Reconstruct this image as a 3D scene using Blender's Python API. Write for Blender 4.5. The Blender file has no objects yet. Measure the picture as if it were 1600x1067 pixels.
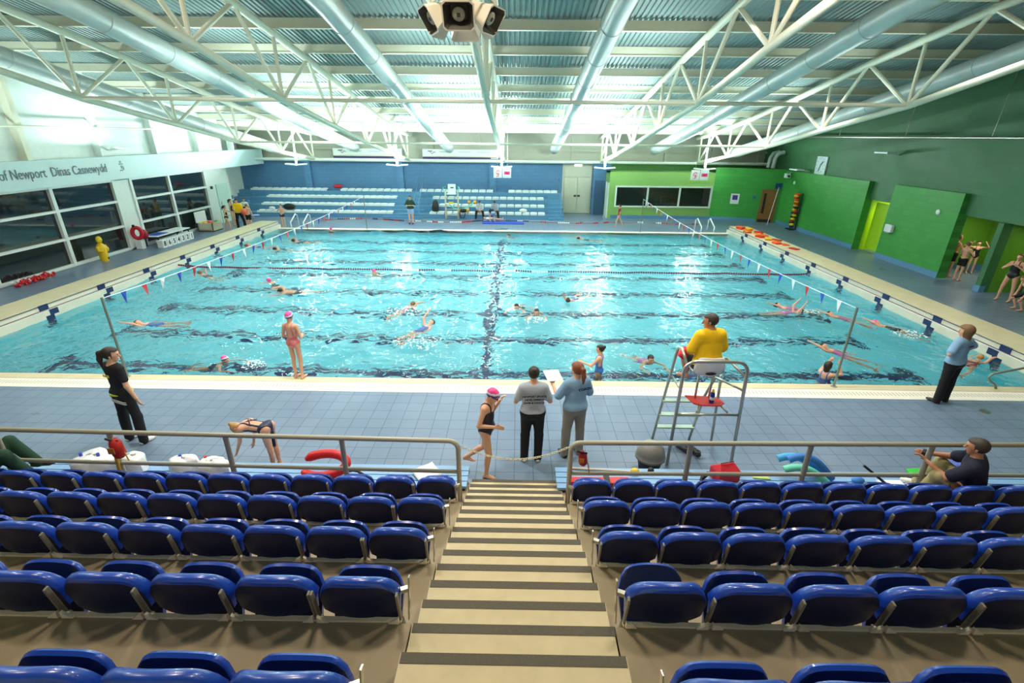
import bpy, bmesh, math, random
import numpy as np
from mathutils import Vector, Matrix
random.seed(7)
PI = math.pi
SC = bpy.context.scene
COL = SC.collection

# ---------------------------------------------------------------- camera
F_PX, PITCH, YAW, ROLL, EYE = 763.33, 0.39903, 0.008705, 0.010205, 4.894
fw = Vector((-math.sin(YAW) * math.cos(PITCH), math.cos(YAW) * math.cos(PITCH), -math.sin(PITCH)))
rt = Vector((math.cos(YAW), math.sin(YAW), 0.0))
up = rt.cross(fw)
rt2 = rt * math.cos(ROLL) + up * math.sin(ROLL)
up2 = up * math.cos(ROLL) - rt * math.sin(ROLL)
cam_data = bpy.data.cameras.new('camera')
cam_data.lens = F_PX / 1600 * 36
cam_data.sensor_width = 36
cam_data.clip_start = 0.1
cam_data.clip_end = 200
cam = bpy.data.objects.new('camera', cam_data)
m3 = Matrix((rt2, up2, -fw)).transposed()
cam.matrix_world = Matrix.Translation((0, 0, EYE)) @ m3.to_4x4()
COL.objects.link(cam)
SC.camera = cam

def px(x, y, X=None, Y=None, Z=None):
    """the point of the hall seen at a pixel of the photograph, on a plane of known X, Y or Z"""
    r = fw + rt2 * ((x - 800) / F_PX) - up2 * ((y - 533.5) / F_PX)
    if Z is not None: t = (Z - EYE) / r.z
    elif Y is not None: t = Y / r.y
    else: t = X / r.x
    return Vector((0, 0, EYE)) + r * t

# ---------------------------------------------------------------- view, world, lights
vs = SC.view_settings
vs.view_transform = 'Standard'; vs.look = 'None'; vs.gamma = 1.0; vs.use_curve_mapping = False
vs.exposure = -0.08
SC.cycles.max_bounces = 10
SC.cycles.diffuse_bounces = 4
SC.cycles.glossy_bounces = 3
SC.cycles.transmission_bounces = 6
SC.cycles.transparent_max_bounces = 8
SC.cycles.sample_clamp_indirect = 25.0
SC.cycles.sample_clamp_direct = 0.0
SC.cycles.blur_glossy = 0.3
SC.cycles.use_adaptive_sampling = True
SC.cycles.adaptive_threshold = 0.02

world = bpy.data.worlds.new('night'); SC.world = world; world.use_nodes = True
world.node_tree.nodes['Background'].inputs[0].default_value = (0.9, 0.85, 0.75, 1)
world.node_tree.nodes['Background'].inputs[1].default_value = 0.05

def lamp(name, kind, loc, energy, color, direction=(0, 0, -1), size=0.3, size_y=None, spot=None, blend=0.5):
    d = bpy.data.lights.new(name, kind); d.energy = energy; d.color = color
    if kind == 'AREA':
        d.shape = 'RECTANGLE'; d.size = size; d.size_y = size_y or size
        if spot: d.spread = math.radians(spot)
    elif kind == 'SPOT':
        d.spot_size = math.radians(spot or 120); d.spot_blend = blend; d.shadow_soft_size = size
    else:
        d.shadow_soft_size = size
    o = bpy.data.objects.new(name, d); o.location = loc
    o.rotation_euler = Vector(direction).to_track_quat('-Z', 'Y').to_euler()
    COL.objects.link(o); return o
COOL = (0.80, 1.0, 0.96); WHITE = (1.0, 0.98, 0.92); WARM = (1.0, 0.86, 0.66)
# uplighters hung from the trusses at the far wall
for i, x in enumerate((-13.4, -7.3, -1.0, 5.2, 11.2)):
    lamp('uplight_lamp', 'AREA', (x, 31.3, 3.32), 900 if i < 4 else 600, COOL, (0, -0.5, 1), 1.3, 0.4)
# uplighters along the left wall, above the band
for y in (15.5, 20.5, 25.5, 30.0):
    lamp('wall_uplight_lamp', 'AREA', (-16.2, y, 4.1), 170, COOL, (0.25, 0, 1), 1.4, 0.3)
# added bare area lamps beside the trusses, brightening the roof sheets and purlins
for x in (-10.1, -4.0, 2.2, 8.4):
    for y, e in ((10.0, 150), (16.8, 95), (22.0, 330), (27.2, 520)):
        z = 7.15 - (y - 10) * 0.16
        lamp('roof_fill_lamp', 'AREA', (x + 1.6, y, z - 0.3), e * (0.4 if x > 6 else 1), COOL if y > 12 else WARM, (0, 0.45 if y > 20 else 0, 1), 1.2, 0.5)
# warm downlighters over the stand and the near pool side
for x, e in ((-6.0, 100), (-1.5, 185), (3.2, 145), (8.0, 25)):
    lamp('downlight_lamp', 'AREA', (x, 5.2, 7.9), e, WARM, (0, -0.12, -1), 0.9, 0.5)
for x, e in ((-9.5, 280), (-3.0, 380), (3.5, 340), (9.5, 110)):
    lamp('downlight_lamp', 'AREA', (x, 9.3, 7.3), e, WHITE, (0, 0.1, -1), 0.9, 0.5)
# added broad area lamps without fixtures, brightening the pool from above
for x in (-10.1, -4.0, 2.2, 8.4):
    for y in (13.5, 19.5, 25.0):
        lamp('pool_fill_lamp', 'AREA', (x + 1.6, y, 7.6 - (y - 12) * 0.16), 200 if x < 6 else 140, WHITE, (0, 0.0, -1), 2.6, 1.6, spot=125)
# showers and changing cubicle at the right
lamp('cubicle_lamp', 'AREA', (17.2, 22.8, 2.25), 26, (1, 1, 0.8), (0, 0, -1), 0.5, 0.9)
lamp('shower_lamp', 'AREA', (17.7, 18.4, 2.28), 38, (1, 0.95, 0.75), (0, 0, -1), 0.5, 0.6)
lamp('shower_lamp', 'AREA', (17.2, 15.6, 2.28), 9, (1, 0.95, 0.75), (0, 0, -1), 0.4, 0.4)
lamp('office_lamp', 'AREA', (9.5, 33.6, 2.6), 6, WHITE, (0, 0, -1), 2.0, 0.4)

# ---------------------------------------------------------------- materials
MATS = {}
def node_mat(name):
    m = bpy.data.materials.new(name); m.use_nodes = True
    nt = m.node_tree; b = nt.nodes['Principled BSDF']
    return m, nt, b
def lin(c):
    return tuple(((v / 255) / 12.92 if v / 255 <= 0.04045 else (((v / 255) + 0.055) / 1.055) ** 2.4) for v in c)
def M(name, rgb, rough=0.5, metal=0.0, vary=0.06, scale=6.0, spec=0.5, bump=0.0, coat=0.0, emis=0.0):
    """plain procedural material: base colour (sRGB 0-255) mottled slightly by noise"""
    if name in MATS: return MATS[name]
    m, nt, b = node_mat(name); c = lin(rgb)
    tc = nt.nodes.new('ShaderNodeTexCoord'); no = nt.nodes.new('ShaderNodeTexNoise')
    no.inputs['Scale'].default_value = scale; no.inputs['Detail'].default_value = 3
    rp = nt.nodes.new('ShaderNodeMix'); rp.data_type = 'RGBA'
    rp.inputs[6].default_value = (*[v * (1 - vary) for v in c], 1)
    rp.inputs[7].default_value = (*[min(1, v * (1 + vary)) for v in c], 1)
    nt.links.new(tc.outputs['Object'], no.inputs['Vector'])
    nt.links.new(no.outputs['Fac'], rp.inputs[0]); nt.links.new(rp.outputs[2], b.inputs['Base Color'])
    b.inputs['Roughness'].default_value = rough; b.inputs['Metallic'].default_value = metal
    b.inputs['Specular IOR Level'].default_value = spec; b.inputs['Coat Weight'].default_value = coat
    if bump:
        bm_ = nt.nodes.new('ShaderNodeBump'); bm_.inputs['Strength'].default_value = bump
        nt.links.new(no.outputs['Fac'], bm_.inputs['Height']); nt.links.new(bm_.outputs[0], b.inputs['Normal'])
    if emis:
        b.inputs['Emission Color'].default_value = (*c, 1); b.inputs['Emission Strength'].default_value = emis
    MATS[name] = m; return m
def tile_mat(name, c1, c2, grout, sx, sy, rough=0.35, mortar=0.008, stain=0.25, bricks=0.0, axes='xy', bump=0.2):
    if name in MATS: return MATS[name]
    m, nt, b = node_mat(name)
    tc = nt.nodes.new('ShaderNodeTexCoord'); br = nt.nodes.new('ShaderNodeTexBrick')
    src = tc.outputs['Object']
    if axes != 'xy':
        sp = nt.nodes.new('ShaderNodeSeparateXYZ'); cb = nt.nodes.new('ShaderNodeCombineXYZ')
        nt.links.new(src, sp.inputs[0])
        nt.links.new(sp.outputs[{'x': 0, 'y': 1}[axes[0]]], cb.inputs[0]); nt.links.new(sp.outputs[2], cb.inputs[1])
        src = cb.outputs[0]
    nt.links.new(src, br.inputs['Vector'])
    br.offset = bricks; br.inputs['Scale'].default_value = 1.0
    br.inputs['Brick Width'].default_value = sx; br.inputs['Row Height'].default_value = sy
    br.inputs['Mortar Size'].default_value = mortar; br.inputs['Mortar Smooth'].default_value = 0.2
    br.inputs['Color1'].default_value = (*lin(c1), 1); br.inputs['Color2'].default_value = (*lin(c2), 1)
    br.inputs['Mortar'].default_value = (*lin(grout), 1)
    no = nt.nodes.new('ShaderNodeTexNoise'); no.inputs['Scale'].default_value = 0.7; no.inputs['Detail'].default_value = 6
    nt.links.new(tc.outputs['Object'], no.inputs['Vector'])
    mx = nt.nodes.new('ShaderNodeMix'); mx.data_type = 'RGBA'; mx.blend_type = 'MULTIPLY'; mx.inputs[0].default_value = stain
    nt.links.new(br.outputs['Color'], mx.inputs[6]); nt.links.new(no.outputs['Fac'], mx.inputs[7])
    nt.links.new(mx.outputs[2], b.inputs['Base Color'])
    mr = nt.nodes.new('ShaderNodeMapRange'); mr.inputs[3].default_value = max(0.05, rough - 0.15); mr.inputs[4].default_value = rough + 0.15
    nt.links.new(no.outputs['Fac'], mr.inputs[0]); nt.links.new(mr.outputs[0], b.inputs['Roughness'])
    bp = nt.nodes.new('ShaderNodeBump'); bp.inputs['Strength'].default_value = bump; bp.inputs['Distance'].default_value = 0.004
    inv = nt.nodes.new('ShaderNodeMath'); inv.operation = 'SUBTRACT'; inv.inputs[0].default_value = 1
    nt.links.new(br.outputs['Fac'], inv.inputs[1]); nt.links.new(inv.outputs[0], bp.inputs['Height']); nt.links.new(bp.outputs[0], b.inputs['Normal'])
    MATS[name] = m; return m

m_deck = tile_mat('blue_grey_deck_tile', (122, 142, 166), (116, 137, 162), (84, 98, 118), 0.30, 0.30, 0.33, 0.006)
m_white = M('white_paint', (226, 232, 226), 0.5)
m_cream = M('cream_steel_paint', (226, 222, 200), 0.45)
m_bluewall = tile_mat('blue_painted_block', (82, 128, 170), (78, 122, 164), (64, 104, 146), 0.45, 0.22, 0.6, 0.006, 0.15, 0.5, 'xz')
m_terrace = M('blue_terrace_paint', (88, 138, 176), 0.55)
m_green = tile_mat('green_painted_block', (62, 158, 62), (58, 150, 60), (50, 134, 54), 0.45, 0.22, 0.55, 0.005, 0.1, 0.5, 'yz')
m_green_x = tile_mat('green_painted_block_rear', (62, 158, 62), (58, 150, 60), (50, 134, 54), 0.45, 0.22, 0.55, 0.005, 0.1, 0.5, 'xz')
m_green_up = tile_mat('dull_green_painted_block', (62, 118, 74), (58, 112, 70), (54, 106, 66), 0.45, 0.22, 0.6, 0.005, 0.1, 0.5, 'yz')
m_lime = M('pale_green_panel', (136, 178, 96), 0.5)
m_limey = M('lime_cubicle_panel', (170, 210, 30), 0.35)
m_navy = M('navy_tile', (22, 42, 92), 0.3)
m_gutter = M('white_gutter_grating', (232, 228, 214), 0.45)
m_coping = M('cream_coping_tile', (206, 196, 160), 0.45, vary=0.12, scale=3)
m_conc = M('beige_concrete', (158, 142, 114), 0.6, vary=0.14, scale=5, bump=0.1)
m_tread = M('stair_tread_buff', (206, 190, 152), 0.6, vary=0.14, scale=8, bump=0.1)
m_strip = M('dark_grip_strip', (92, 86, 74), 0.8, vary=0.25, scale=60)
m_rail = M('cream_grey_rail_paint', (172, 166, 146), 0.35)
m_steel = M('stainless_steel', (190, 188, 178), 0.28, 0.9)
m_decking = M('teal_grey_roof_sheet', (138, 156, 154), 0.5, vary=0.03)
m_duct = M('duct_sheet', (178, 188, 184), 0.38, 0.05, vary=0.08, scale=2)
m_black = M('black_plastic', (18, 18, 20), 0.5)
m_red = M('red_plastic', (200, 30, 34), 0.4)
m_redcloth = M('red_nylon', (205, 28, 48), 0.55)
m_yellow = M('yellow_plastic', (236, 196, 24), 0.45)
m_orange = M('orange_foam', (232, 92, 34), 0.6)
m_bluefoam = M('blue_foam', (60, 130, 210), 0.6)
m_mint = M('mint_foam', (110, 214, 190), 0.6)
m_lgreen = M('bright_green_foam', (60, 200, 60), 0.6)
m_paper = M('white_paper', (238, 238, 240), 0.7, vary=0.02)
m_brown = M('brown_door_wood', (140, 96, 44), 0.5, vary=0.2, scale=9)
m_whiteplastic = M('white_plastic', (236, 238, 240), 0.35)
m_pink = M('pink_rubber', (236, 70, 140), 0.4)
m_royal = M('royal_blue_vinyl', (36, 70, 190), 0.4)

# ---------------------------------------------------------------- mesh helpers
class MB:
    """collects shapes; build() links them as one mesh object"""
    def __init__(s): s.v = []; s.f = []; s.m = []; s.cur = 0
    def add(s, vs_, fs):
        n = len(s.v); s.v += [tuple(v) for v in vs_]
        for f in fs: s.f.append(tuple(i + n for i in f)); s.m.append(s.cur)
        return s
    def box(s, x0, x1, y0, y1, z0, z1, T=None):
        c = [Vector((x, y, z)) for z in (z0, z1) for y in (y0, y1) for x in (x0, x1)]
        if T: c = [T @ p for p in c]
        return s.add(c, [(0, 2, 3, 1), (4, 5, 7, 6), (0, 1, 5, 4), (2, 6, 7, 3), (0, 4, 6, 2), (1, 3, 7, 5)])
    def prism(s, poly, z0, z1, T=None):
        n = len(poly)
        c = [Vector((x, y, z0)) for x, y in poly] + [Vector((x, y, z1)) for x, y in poly]
        if T: c = [T @ p for p in c]
        return s.add(c, [tuple(range(n - 1, -1, -1)), tuple(range(n, 2 * n))] + [(i, (i + 1) % n, n + (i + 1) % n, n + i) for i in range(n)])
    def tube(s, pts, r, seg=10, caps=True, closed=False):
        pts = [Vector(p) for p in pts]; n = len(pts)
        rs = r if isinstance(r, (list, tuple)) else [r] * n
        rings = []; prev = None
        for i, p in enumerate(pts):
            if closed: t = pts[(i + 1) % n] - pts[i - 1]
            else: t = pts[min(i + 1, n - 1)] - pts[max(i - 1, 0)]
            t.normalize()
            if prev is None:
                a = t.orthogonal().normalized()
            else:
                a = prev - t * prev.dot(t)
                a = a.normalized() if a.length > 1e-6 else t.orthogonal().normalized()
            prev = a; b = t.cross(a)
            rings.append([p + (a * math.cos(2 * PI * k / seg) + b * math.sin(2 * PI * k / seg)) * rs[i] for k in range(seg)])
        vs_ = [q for rg in rings for q in rg]; fs = []
        for i in range(n if closed else n - 1):
            j = (i + 1) % n
            for k in range(seg):
                k2 = (k + 1) % seg
                fs.append((i * seg + k, i * seg + k2, j * seg + k2, j * seg + k))
        if caps and not closed:
            fs.append(tuple(range(seg - 1, -1, -1))); fs.append(tuple((n - 1) * seg + k for k in range(seg)))
        return s.add(vs_, fs)
    def bar(s, a, b, w, h, upv=(0, 0, 1)):
        a = Vector(a); b = Vector(b); t = (b - a).normalized(); u = Vector(upv)
        sd = t.cross(u)
        if sd.length < 1e-4: sd = t.orthogonal()
        sd.normalize(); u = sd.cross(t)
        c = []
        for p in (a, b):
            for su, ss in ((-1, -1), (-1, 1), (1, 1), (1, -1)):
                c.append(p + u * (su * h / 2) + sd * (ss * w / 2))
        return s.add(c, [(3, 2, 1, 0), (4, 5, 6, 7), (0, 1, 5, 4), (1, 2, 6, 5), (2, 3, 7, 6), (3, 0, 4, 7)])
    def lathe(s, prof, seg=24, T=None):
        """prof: (r, z) pairs from bottom to top"""
        vs_ = []; fs = []
        for r, z in prof:
            for k in range(seg):
                p = Vector((r * math.cos(2 * PI * k / seg), r * math.sin(2 * PI * k / seg), z))
                vs_.append(T @ p if T else p)
        for i in range(len(prof) - 1):
            for k in range(seg):
                k2 = (k + 1) % seg
                fs.append((i * seg + k, i * seg + k2, (i + 1) * seg + k2, (i + 1) * seg + k))
        fs.append(tuple(range(seg - 1, -1, -1))); fs.append(tuple((len(prof) - 1) * seg + k for k in range(seg)))
        return s.add(vs_, fs)
    def blob(s, c, r, seg=12, rings=8, T=None):
        rx, ry, rz = r if isinstance(r, (tuple, list)) else (r, r, r)
        vs_ = []; fs = []
        for i in range(rings + 1):
            a = PI * i / rings - PI / 2
            a = max(-PI / 2 + 0.03, min(PI / 2 - 0.03, a))
            for k in range(seg):
                b = 2 * PI * k / seg
                p = Vector((rx * math.cos(a) * math.cos(b), ry * math.cos(a) * math.sin(b), rz * math.sin(a)))
                if T: p = T @ p
                vs_.append(p + Vector(c))
        for i in range(rings):
            for k in range(seg):
                k2 = (k + 1) % seg
                fs.append((i * seg + k, i * seg + k2, (i + 1) * seg + k2, (i + 1) * seg + k))
        fs.append(tuple(range(seg - 1, -1, -1))); fs.append(tuple(rings * seg + k for k in range(seg)))
        return s.add(vs_, fs)
    def grid(s, P, nu, nv, closed_u=False):
        """P(i, j) -> point"""
        vs_ = [P(i, j) for j in range(nv) for i in range(nu)]; fs = []
        for j in range(nv - 1):
            for i in range(nu if closed_u else nu - 1):
                i2 = (i + 1) % nu
                fs.append((j * nu + i, j * nu + i2, (j + 1) * nu + i2, (j + 1) * nu + i))
        return s.add(vs_, fs)
    def build(s, name, mats, parent=None, smooth=False, local=False, bevel=0, solid=0):
        me = bpy.data.meshes.new(name)
        off = Vector((0, 0, 0))
        if parent is not None and not local:
            q = parent
            while q is not None: off += Vector(q.location); q = q.parent
        me.from_pydata([tuple(Vector(v) - off) for v in s.v], [], s.f)
        if not isinstance(mats, (list, tuple)): mats = [mats]
        for m in mats: me.materials.append(m)
        if len(mats) > 1: me.polygons.foreach_set('material_index', s.m)
        if smooth:
            me.polygons.foreach_set('use_smooth', [True] * len(me.polygons))
        me.update()
        o = bpy.data.objects.new(name, me); COL.objects.link(o)
        if smooth and smooth != 'all':
            me.set_sharp_from_angle(angle=math.radians(42))
        if parent is not None: o.parent = parent
        if solid:
            md = o.modifiers.new('thickness', 'SOLIDIFY'); md.thickness = solid; md.offset = 0
        if bevel:
            md = o.modifiers.new('rounding', 'BEVEL'); md.width = bevel; md.segments = 2; md.limit_method = 'ANGLE'; md.angle_limit = math.radians(40)
        return o

def tag(o, label=None, cat=None, group=None, kind=None):
    if label: o['label'] = label
    if cat: o['category'] = cat
    if group: o['group'] = group
    if kind: o['kind'] = kind
    return o
def thing(name, label, cat, loc=(0, 0, 0), group=None):
    o = bpy.data.objects.new(name, None); COL.objects.link(o); o.location = loc; o.empty_display_size = 0.1
    return tag(o, label, cat, group)
def struct(o): o['kind'] = 'structure'; return o
def dup(root, loc=None, rotz=None, label=None, group=None):
    def cp(o, par):
        c = o.copy(); COL.objects.link(c)
        c.parent = par
        for ch in KIDS.get(o, []): cp(ch, c)
        return c
    r = cp(root, None)
    if loc is not None: r.location = loc
    if rotz is not None: r.rotation_euler = (0, 0, rotz)
    if label: r['label'] = label
    if group: r['group'] = group
    return r
KIDS = {}
def kids(root):
    """remember the children of a thing so that copies are quick"""
    def rec(o):
        KIDS[o] = [c for c in ALLO if c.parent == o]
        for c in KIDS[o]: rec(c)
    global ALLO
    ALLO = list(COL.objects); rec(root)
def text_mesh(name, body, size, mat, parent=None, loc=(0, 0, 0), rot=(0, 0, 0), align='CENTER', depth=0.004, sx=1.0, local=True, bold=0.0):
    cu = bpy.data.curves.new('lettering', 'FONT'); cu.body = body; cu.size = size; cu.extrude = depth; cu.align_x = align; cu.align_y = 'CENTER'
    cu.offset = bold; cu.resolution_u = 3
    t = bpy.data.objects.new('lettering', cu); COL.objects.link(t)
    dg = bpy.context.evaluated_depsgraph_get(); dg.update()
    me = bpy.data.meshes.new_from_object(t.evaluated_get(dg))
    bpy.data.objects.remove(t)
    me.materials.clear(); me.materials.append(mat)
    R = Matrix.LocRotScale(Vector(loc), __import__('mathutils').Euler(rot), Vector((sx, 1, 1)))
    off = Vector((0, 0, 0))
    if parent is not None and not local:
        q = parent
        while q is not None: off += Vector(q.location); q = q.parent
    me.transform(Matrix.Translation(-off) @ R)
    o = bpy.data.objects.new(name, me); COL.objects.link(o)
    if parent is not None: o.parent = parent
    return o
ORD = ['first', 'second', 'third', 'fourth', 'fifth', 'sixth', 'seventh', 'eighth', 'ninth', 'tenth', 'eleventh', 'twelfth', 'thirteenth',
       'fourteenth', 'fifteenth', 'sixteenth', 'seventeenth', 'eighteenth', 'nineteenth', 'twentieth', 'twenty-first', 'twenty-second', 'twenty-third', 'twenty-fourth']

# ================================================================= THE SETTING
XL, XR, YN, YF = -13.27, 11.63, 9.46, 27.28        # pool water
DEPTH = 1.25
# decks
b = MB()
b.box(-20, 20, 4.4, 8.84, -0.4, 0)
struct(b.build('floor', m_deck))
b = MB(); b.box(-20, XL - 1.1, 8.84, 31.42, -0.4, 0); struct(b.build('floor_left', m_deck))
b = MB(); b.box(XR + 1.1, 19.2, 8.84, 34.4, -0.4, 0); struct(b.build('floor_right', m_deck))
b = MB(); b.box(XL - 1.1, XR + 1.1, YF + 0.32, 34.4, -0.4, 0); struct(b.build('floor_back', m_deck))
# near gutter and coping
b = MB(); b.box(-20, 20, 8.84, 9.22, -0.3, 0.004)
for k in range(330):
    x = -13.2 + k * 0.075
    b.cur = 1; b.box(x, x + 0.02, 8.98, 9.12, 0.0045, 0.0055)
struct(b.build('trim_1', [m_gutter, M('gutter_slot', (176, 170, 150), 0.7)]))
b = MB(); b.box(-20, 20, 9.22, YN, -0.5, 0.012); struct(b.build('trim_2', m_coping))
b = MB(); b.box(XL - 1.1, XR + 1.1, YF, YF + 0.32, -0.5, 0.012); struct(b.build('trim_3', m_gutter))
b = MB(); b.box(XL, XR, YN - 0.012, YN, -0.35, 0.0125); struct(b.build('trim_4', m_navy))
# raised pool ends with lane targets
LANES = [10.87 + 2.07 * k for k in range(8)]
def pool_end(x_in, x_out, n):
    s = 1 if x_out > x_in else -1
    b = MB()
    a, c = sorted((x_in + s * 0.12, x_out)); b.box(a, c, 9.3, YF + 0.3, -0.5, 0.35)
    a, c = sorted((x_in, x_in + s * 0.12)); b.box(a, c, 9.3, YF + 0.3, -0.02, 0.20)
    b.cur = 3; b.box(a, c, 9.3, YF + 0.3, -1.4, -0.02)
    b.cur = 1
    a, c = sorted((x_in + s * 0.125, x_out + s * 0.02)); b.box(a, c, 9.28, YF + 0.32, 0.35, 0.372)
    b.cur = 2
    a, c = sorted((x_in + s * 0.10, x_in + s * 0.119)); b.box(a, c, 9.3, YF + 0.3, 0.335, 0.35)
    a, c = sorted((x_in + s * 0.09, x_in + s * 0.119)); b.box(a, c, 9.3, YF + 0.3, 0.200, 0.212)
    for y in LANES:
        a, c = sorted((x_in + s * 0.095, x_in + s * 0.13)); b.box(a, c, y - 0.14, y + 0.14, 0.2, 0.36)
        a, c = sorted((x_in - s * 0.004, x_in + s * 0.02)); b.box(a, c, y + 0.02, y + 0.30, 0.05, 0.205)
        b.box(a, c, y - 0.13, y + 0.13, -0.8, 0.06)
    struct(b.build('trim_%d' % n, [M('white_pool_end_tile', (218, 214, 196), 0.4, vary=0.12, scale=2), m_coping, m_navy, M('turquoise_wall_tile', (100, 214, 224), 0.5)]))
pool_end(XL, XL - 1.1, 5); pool_end(XR, XR + 1.1, 6)

# pool basin: pale tiles with navy lane lines
m_pool, nt, bs = node_mat('turquoise_pool_tile')
tc = nt.nodes.new('ShaderNodeTexCoord'); no = nt.nodes.new('ShaderNodeTexNoise'); no.inputs['Scale'].default_value = 0.5
nt.links.new(tc.outputs['Object'], no.inputs['Vector'])
mx = nt.nodes.new('ShaderNodeMix'); mx.data_type = 'RGBA'; mx.inputs[6].default_value = (0.10, 0.50, 0.62, 1); mx.inputs[7].default_value = (0.17, 0.60, 0.69, 1)
nt.links.new(no.outputs['Fac'], mx.inputs[0]); nt.links.new(mx.outputs[2], bs.inputs['Base Color']); bs.inputs['Roughness'].default_value = 0.6
b = MB()
b.box(XL - 0.1, XR + 0.1, YN - 0.1, YF + 0.1, -DEPTH - 0.2, -DEPTH)
b.box(XL, XR, YN - 0.1, YN - 0.013, -DEPTH, -0.02); b.box(XL, XR, YF, YF + 0.1, -DEPTH, -0.02)
struct(b.build('pool_basin', m_pool))
b = MB()
for y in LANES:
    b.box(XL + 1.9, XR - 1.9, y - 0.16, y + 0.16, -DEPTH, -DEPTH + 0.006)
    for x in (XL + 1.9, XR - 1.9): b.box(x - 0.13, x + 0.13, y - 0.5, y + 0.5, -DEPTH, -DEPTH + 0.007)
b.box(-0.92, -0.66, YN, YF - 0.9, -DEPTH, -DEPTH + 0.008)
struct(b.build('lane_marking', M('navy_floor_tile', (8, 24, 78), 0.5)))
# water surface
def wave(x, y):
    h = 0
    for (a, kx, ky, ph) in WV: h += a * math.sin(kx * x + ky * y + ph)
    return h
rw = random.Random(3); WV = []
for i in range(30):
    L = 0.22 * (1.13 ** i) if i < 18 else rw.uniform(0.25, 1.6)
    th = rw.uniform(0, 2 * PI); k = 2 * PI / L
    WV.append((0.0070 * L ** 0.55 * rw.uniform(0.6, 1.25), k * math.cos(th), k * math.sin(th), rw.uniform(0, 6.3)))
nx, ny = 500, 380
X, Y = np.meshgrid(np.linspace(XL + 0.001, XR - 0.001, nx), np.linspace(YN + 0.001, YF - 0.001, ny))
Zw = np.zeros_like(X)
rough_ = 0.62 + 0.38 * np.sin(X * 0.5 + 1.0) * np.sin(Y * 0.37 + 0.4)
rough_ = rough_ * (1.12 - 0.62 * np.clip((X + 3) / 6, 0, 1)) + 0.35 * np.exp(-((X + 4) ** 2 / 30 + (Y - 15) ** 2 / 20))
for (a, kx, ky, ph) in WV: Zw += a * np.sin(kx * X + ky * Y + ph + 0.6 * np.sin(0.9 * X + 0.5 * Y * (1 if kx > 0 else -1)))
Zw = Zw * rough_ - 0.012
vs_ = np.stack([X.ravel(), Y.ravel(), Zw.ravel()], 1)
idx = np.arange(nx * ny).reshape(ny, nx)
fs = np.stack([idx[:-1, :-1].ravel(), idx[:-1, 1:].ravel(), idx[1:, 1:].ravel(), idx[1:, :-1].ravel()], 1)
me = bpy.data.meshes.new('pool_water'); me.from_pydata(vs_.tolist(), [], fs.tolist())
me.polygons.foreach_set('use_smooth', [True] * len(me.polygons))
m_water, nt, bs = node_mat('pool_water')
bs.inputs['Base Color'].default_value = (0.93, 1, 1, 1); bs.inputs['Transmission Weight'].default_value = 1.0
bs.inputs['Roughness'].default_value = 0.02; bs.inputs['IOR'].default_value = 1.33
tc = nt.nodes.new('ShaderNodeTexCoord'); no = nt.nodes.new('ShaderNodeTexNoise'); no.inputs['Scale'].default_value = 3.2; no.inputs['Detail'].default_value = 2.5; no.inputs['Distortion'].default_value = 0.8
bp = nt.nodes.new('ShaderNodeBump'); bp.inputs['Strength'].default_value = 0.8; bp.inputs['Distance'].default_value = 0.07
nt.links.new(tc.outputs['Object'], no.inputs['Vector']); nt.links.new(no.outputs['Fac'], bp.inputs['Height']); nt.links.new(bp.outputs[0], bs.inputs['Normal'])
me.materials.append(m_water); wat = bpy.data.objects.new('pool_water', me); COL.objects.link(wat); tag(wat, kind='structure')

# ------------------------------------------------ left wall
XW = -17.3
b = MB()
b.box(XW - 0.3, XW, 6.0, 12.5, 0, 3.0)
b.box(XW - 0.3, XW, 21.62, 22.55, 0, 3.0); b.box(XW - 0.3, XW, 28.12, 30.4, 0, 3.0)
b.box(XW - 0.3, XW, 12.5, 28.12, 2.95, 3.05); b.box(XW - 0.3, XW, 12.5, 28.12, 0, 0.06)
b.box(XW - 0.3, XW, 0, 30.4, 3.05, 8.5)
b.box(-18.9, -18.6, 30.4, 34.4, 0, 6.5); b.box(-18.6, XW - 0.3, 30.2, 30.4, 0, 6.5)
struct(b.build('wall_left', m_white))
b = MB(); b.box(XW, -16.9, 4.0, 30.4, 3.02, 3.93); b.box(-18.6, -16.9, 30.4, 34.3, 3.02, 3.93)
o = struct(b.build('trim_7', M('pale_bulkhead_paint', (200, 222, 222), 0.5)))
for y in (14.7, 18.02, 21.3, 24.6, 27.9, 31.2):
    b = MB(); b.bar((XW + 0.12, y, 3.93), (XW + 0.12, y, 7.5), 0.24, 0.2, (0, 1, 0)); b.bar((XW + 0.12, y - 0.13, 3.93), (XW + 0.12, y - 0.13, 7.5), 0.3, 0.03, (0, 1, 0))
    o = b.build('column', m_cream if y < 19 else m_white); tag(o, kind='structure')
b = MB(); b.tube([(XW + 0.3, 6, 5.05), (XW + 0.3, 30.3, 5.0)], 0.035, 8); tag(b.build('conduit', m_cream), 'thin pale conduit running along the upper left wall', 'pipe')
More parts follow.
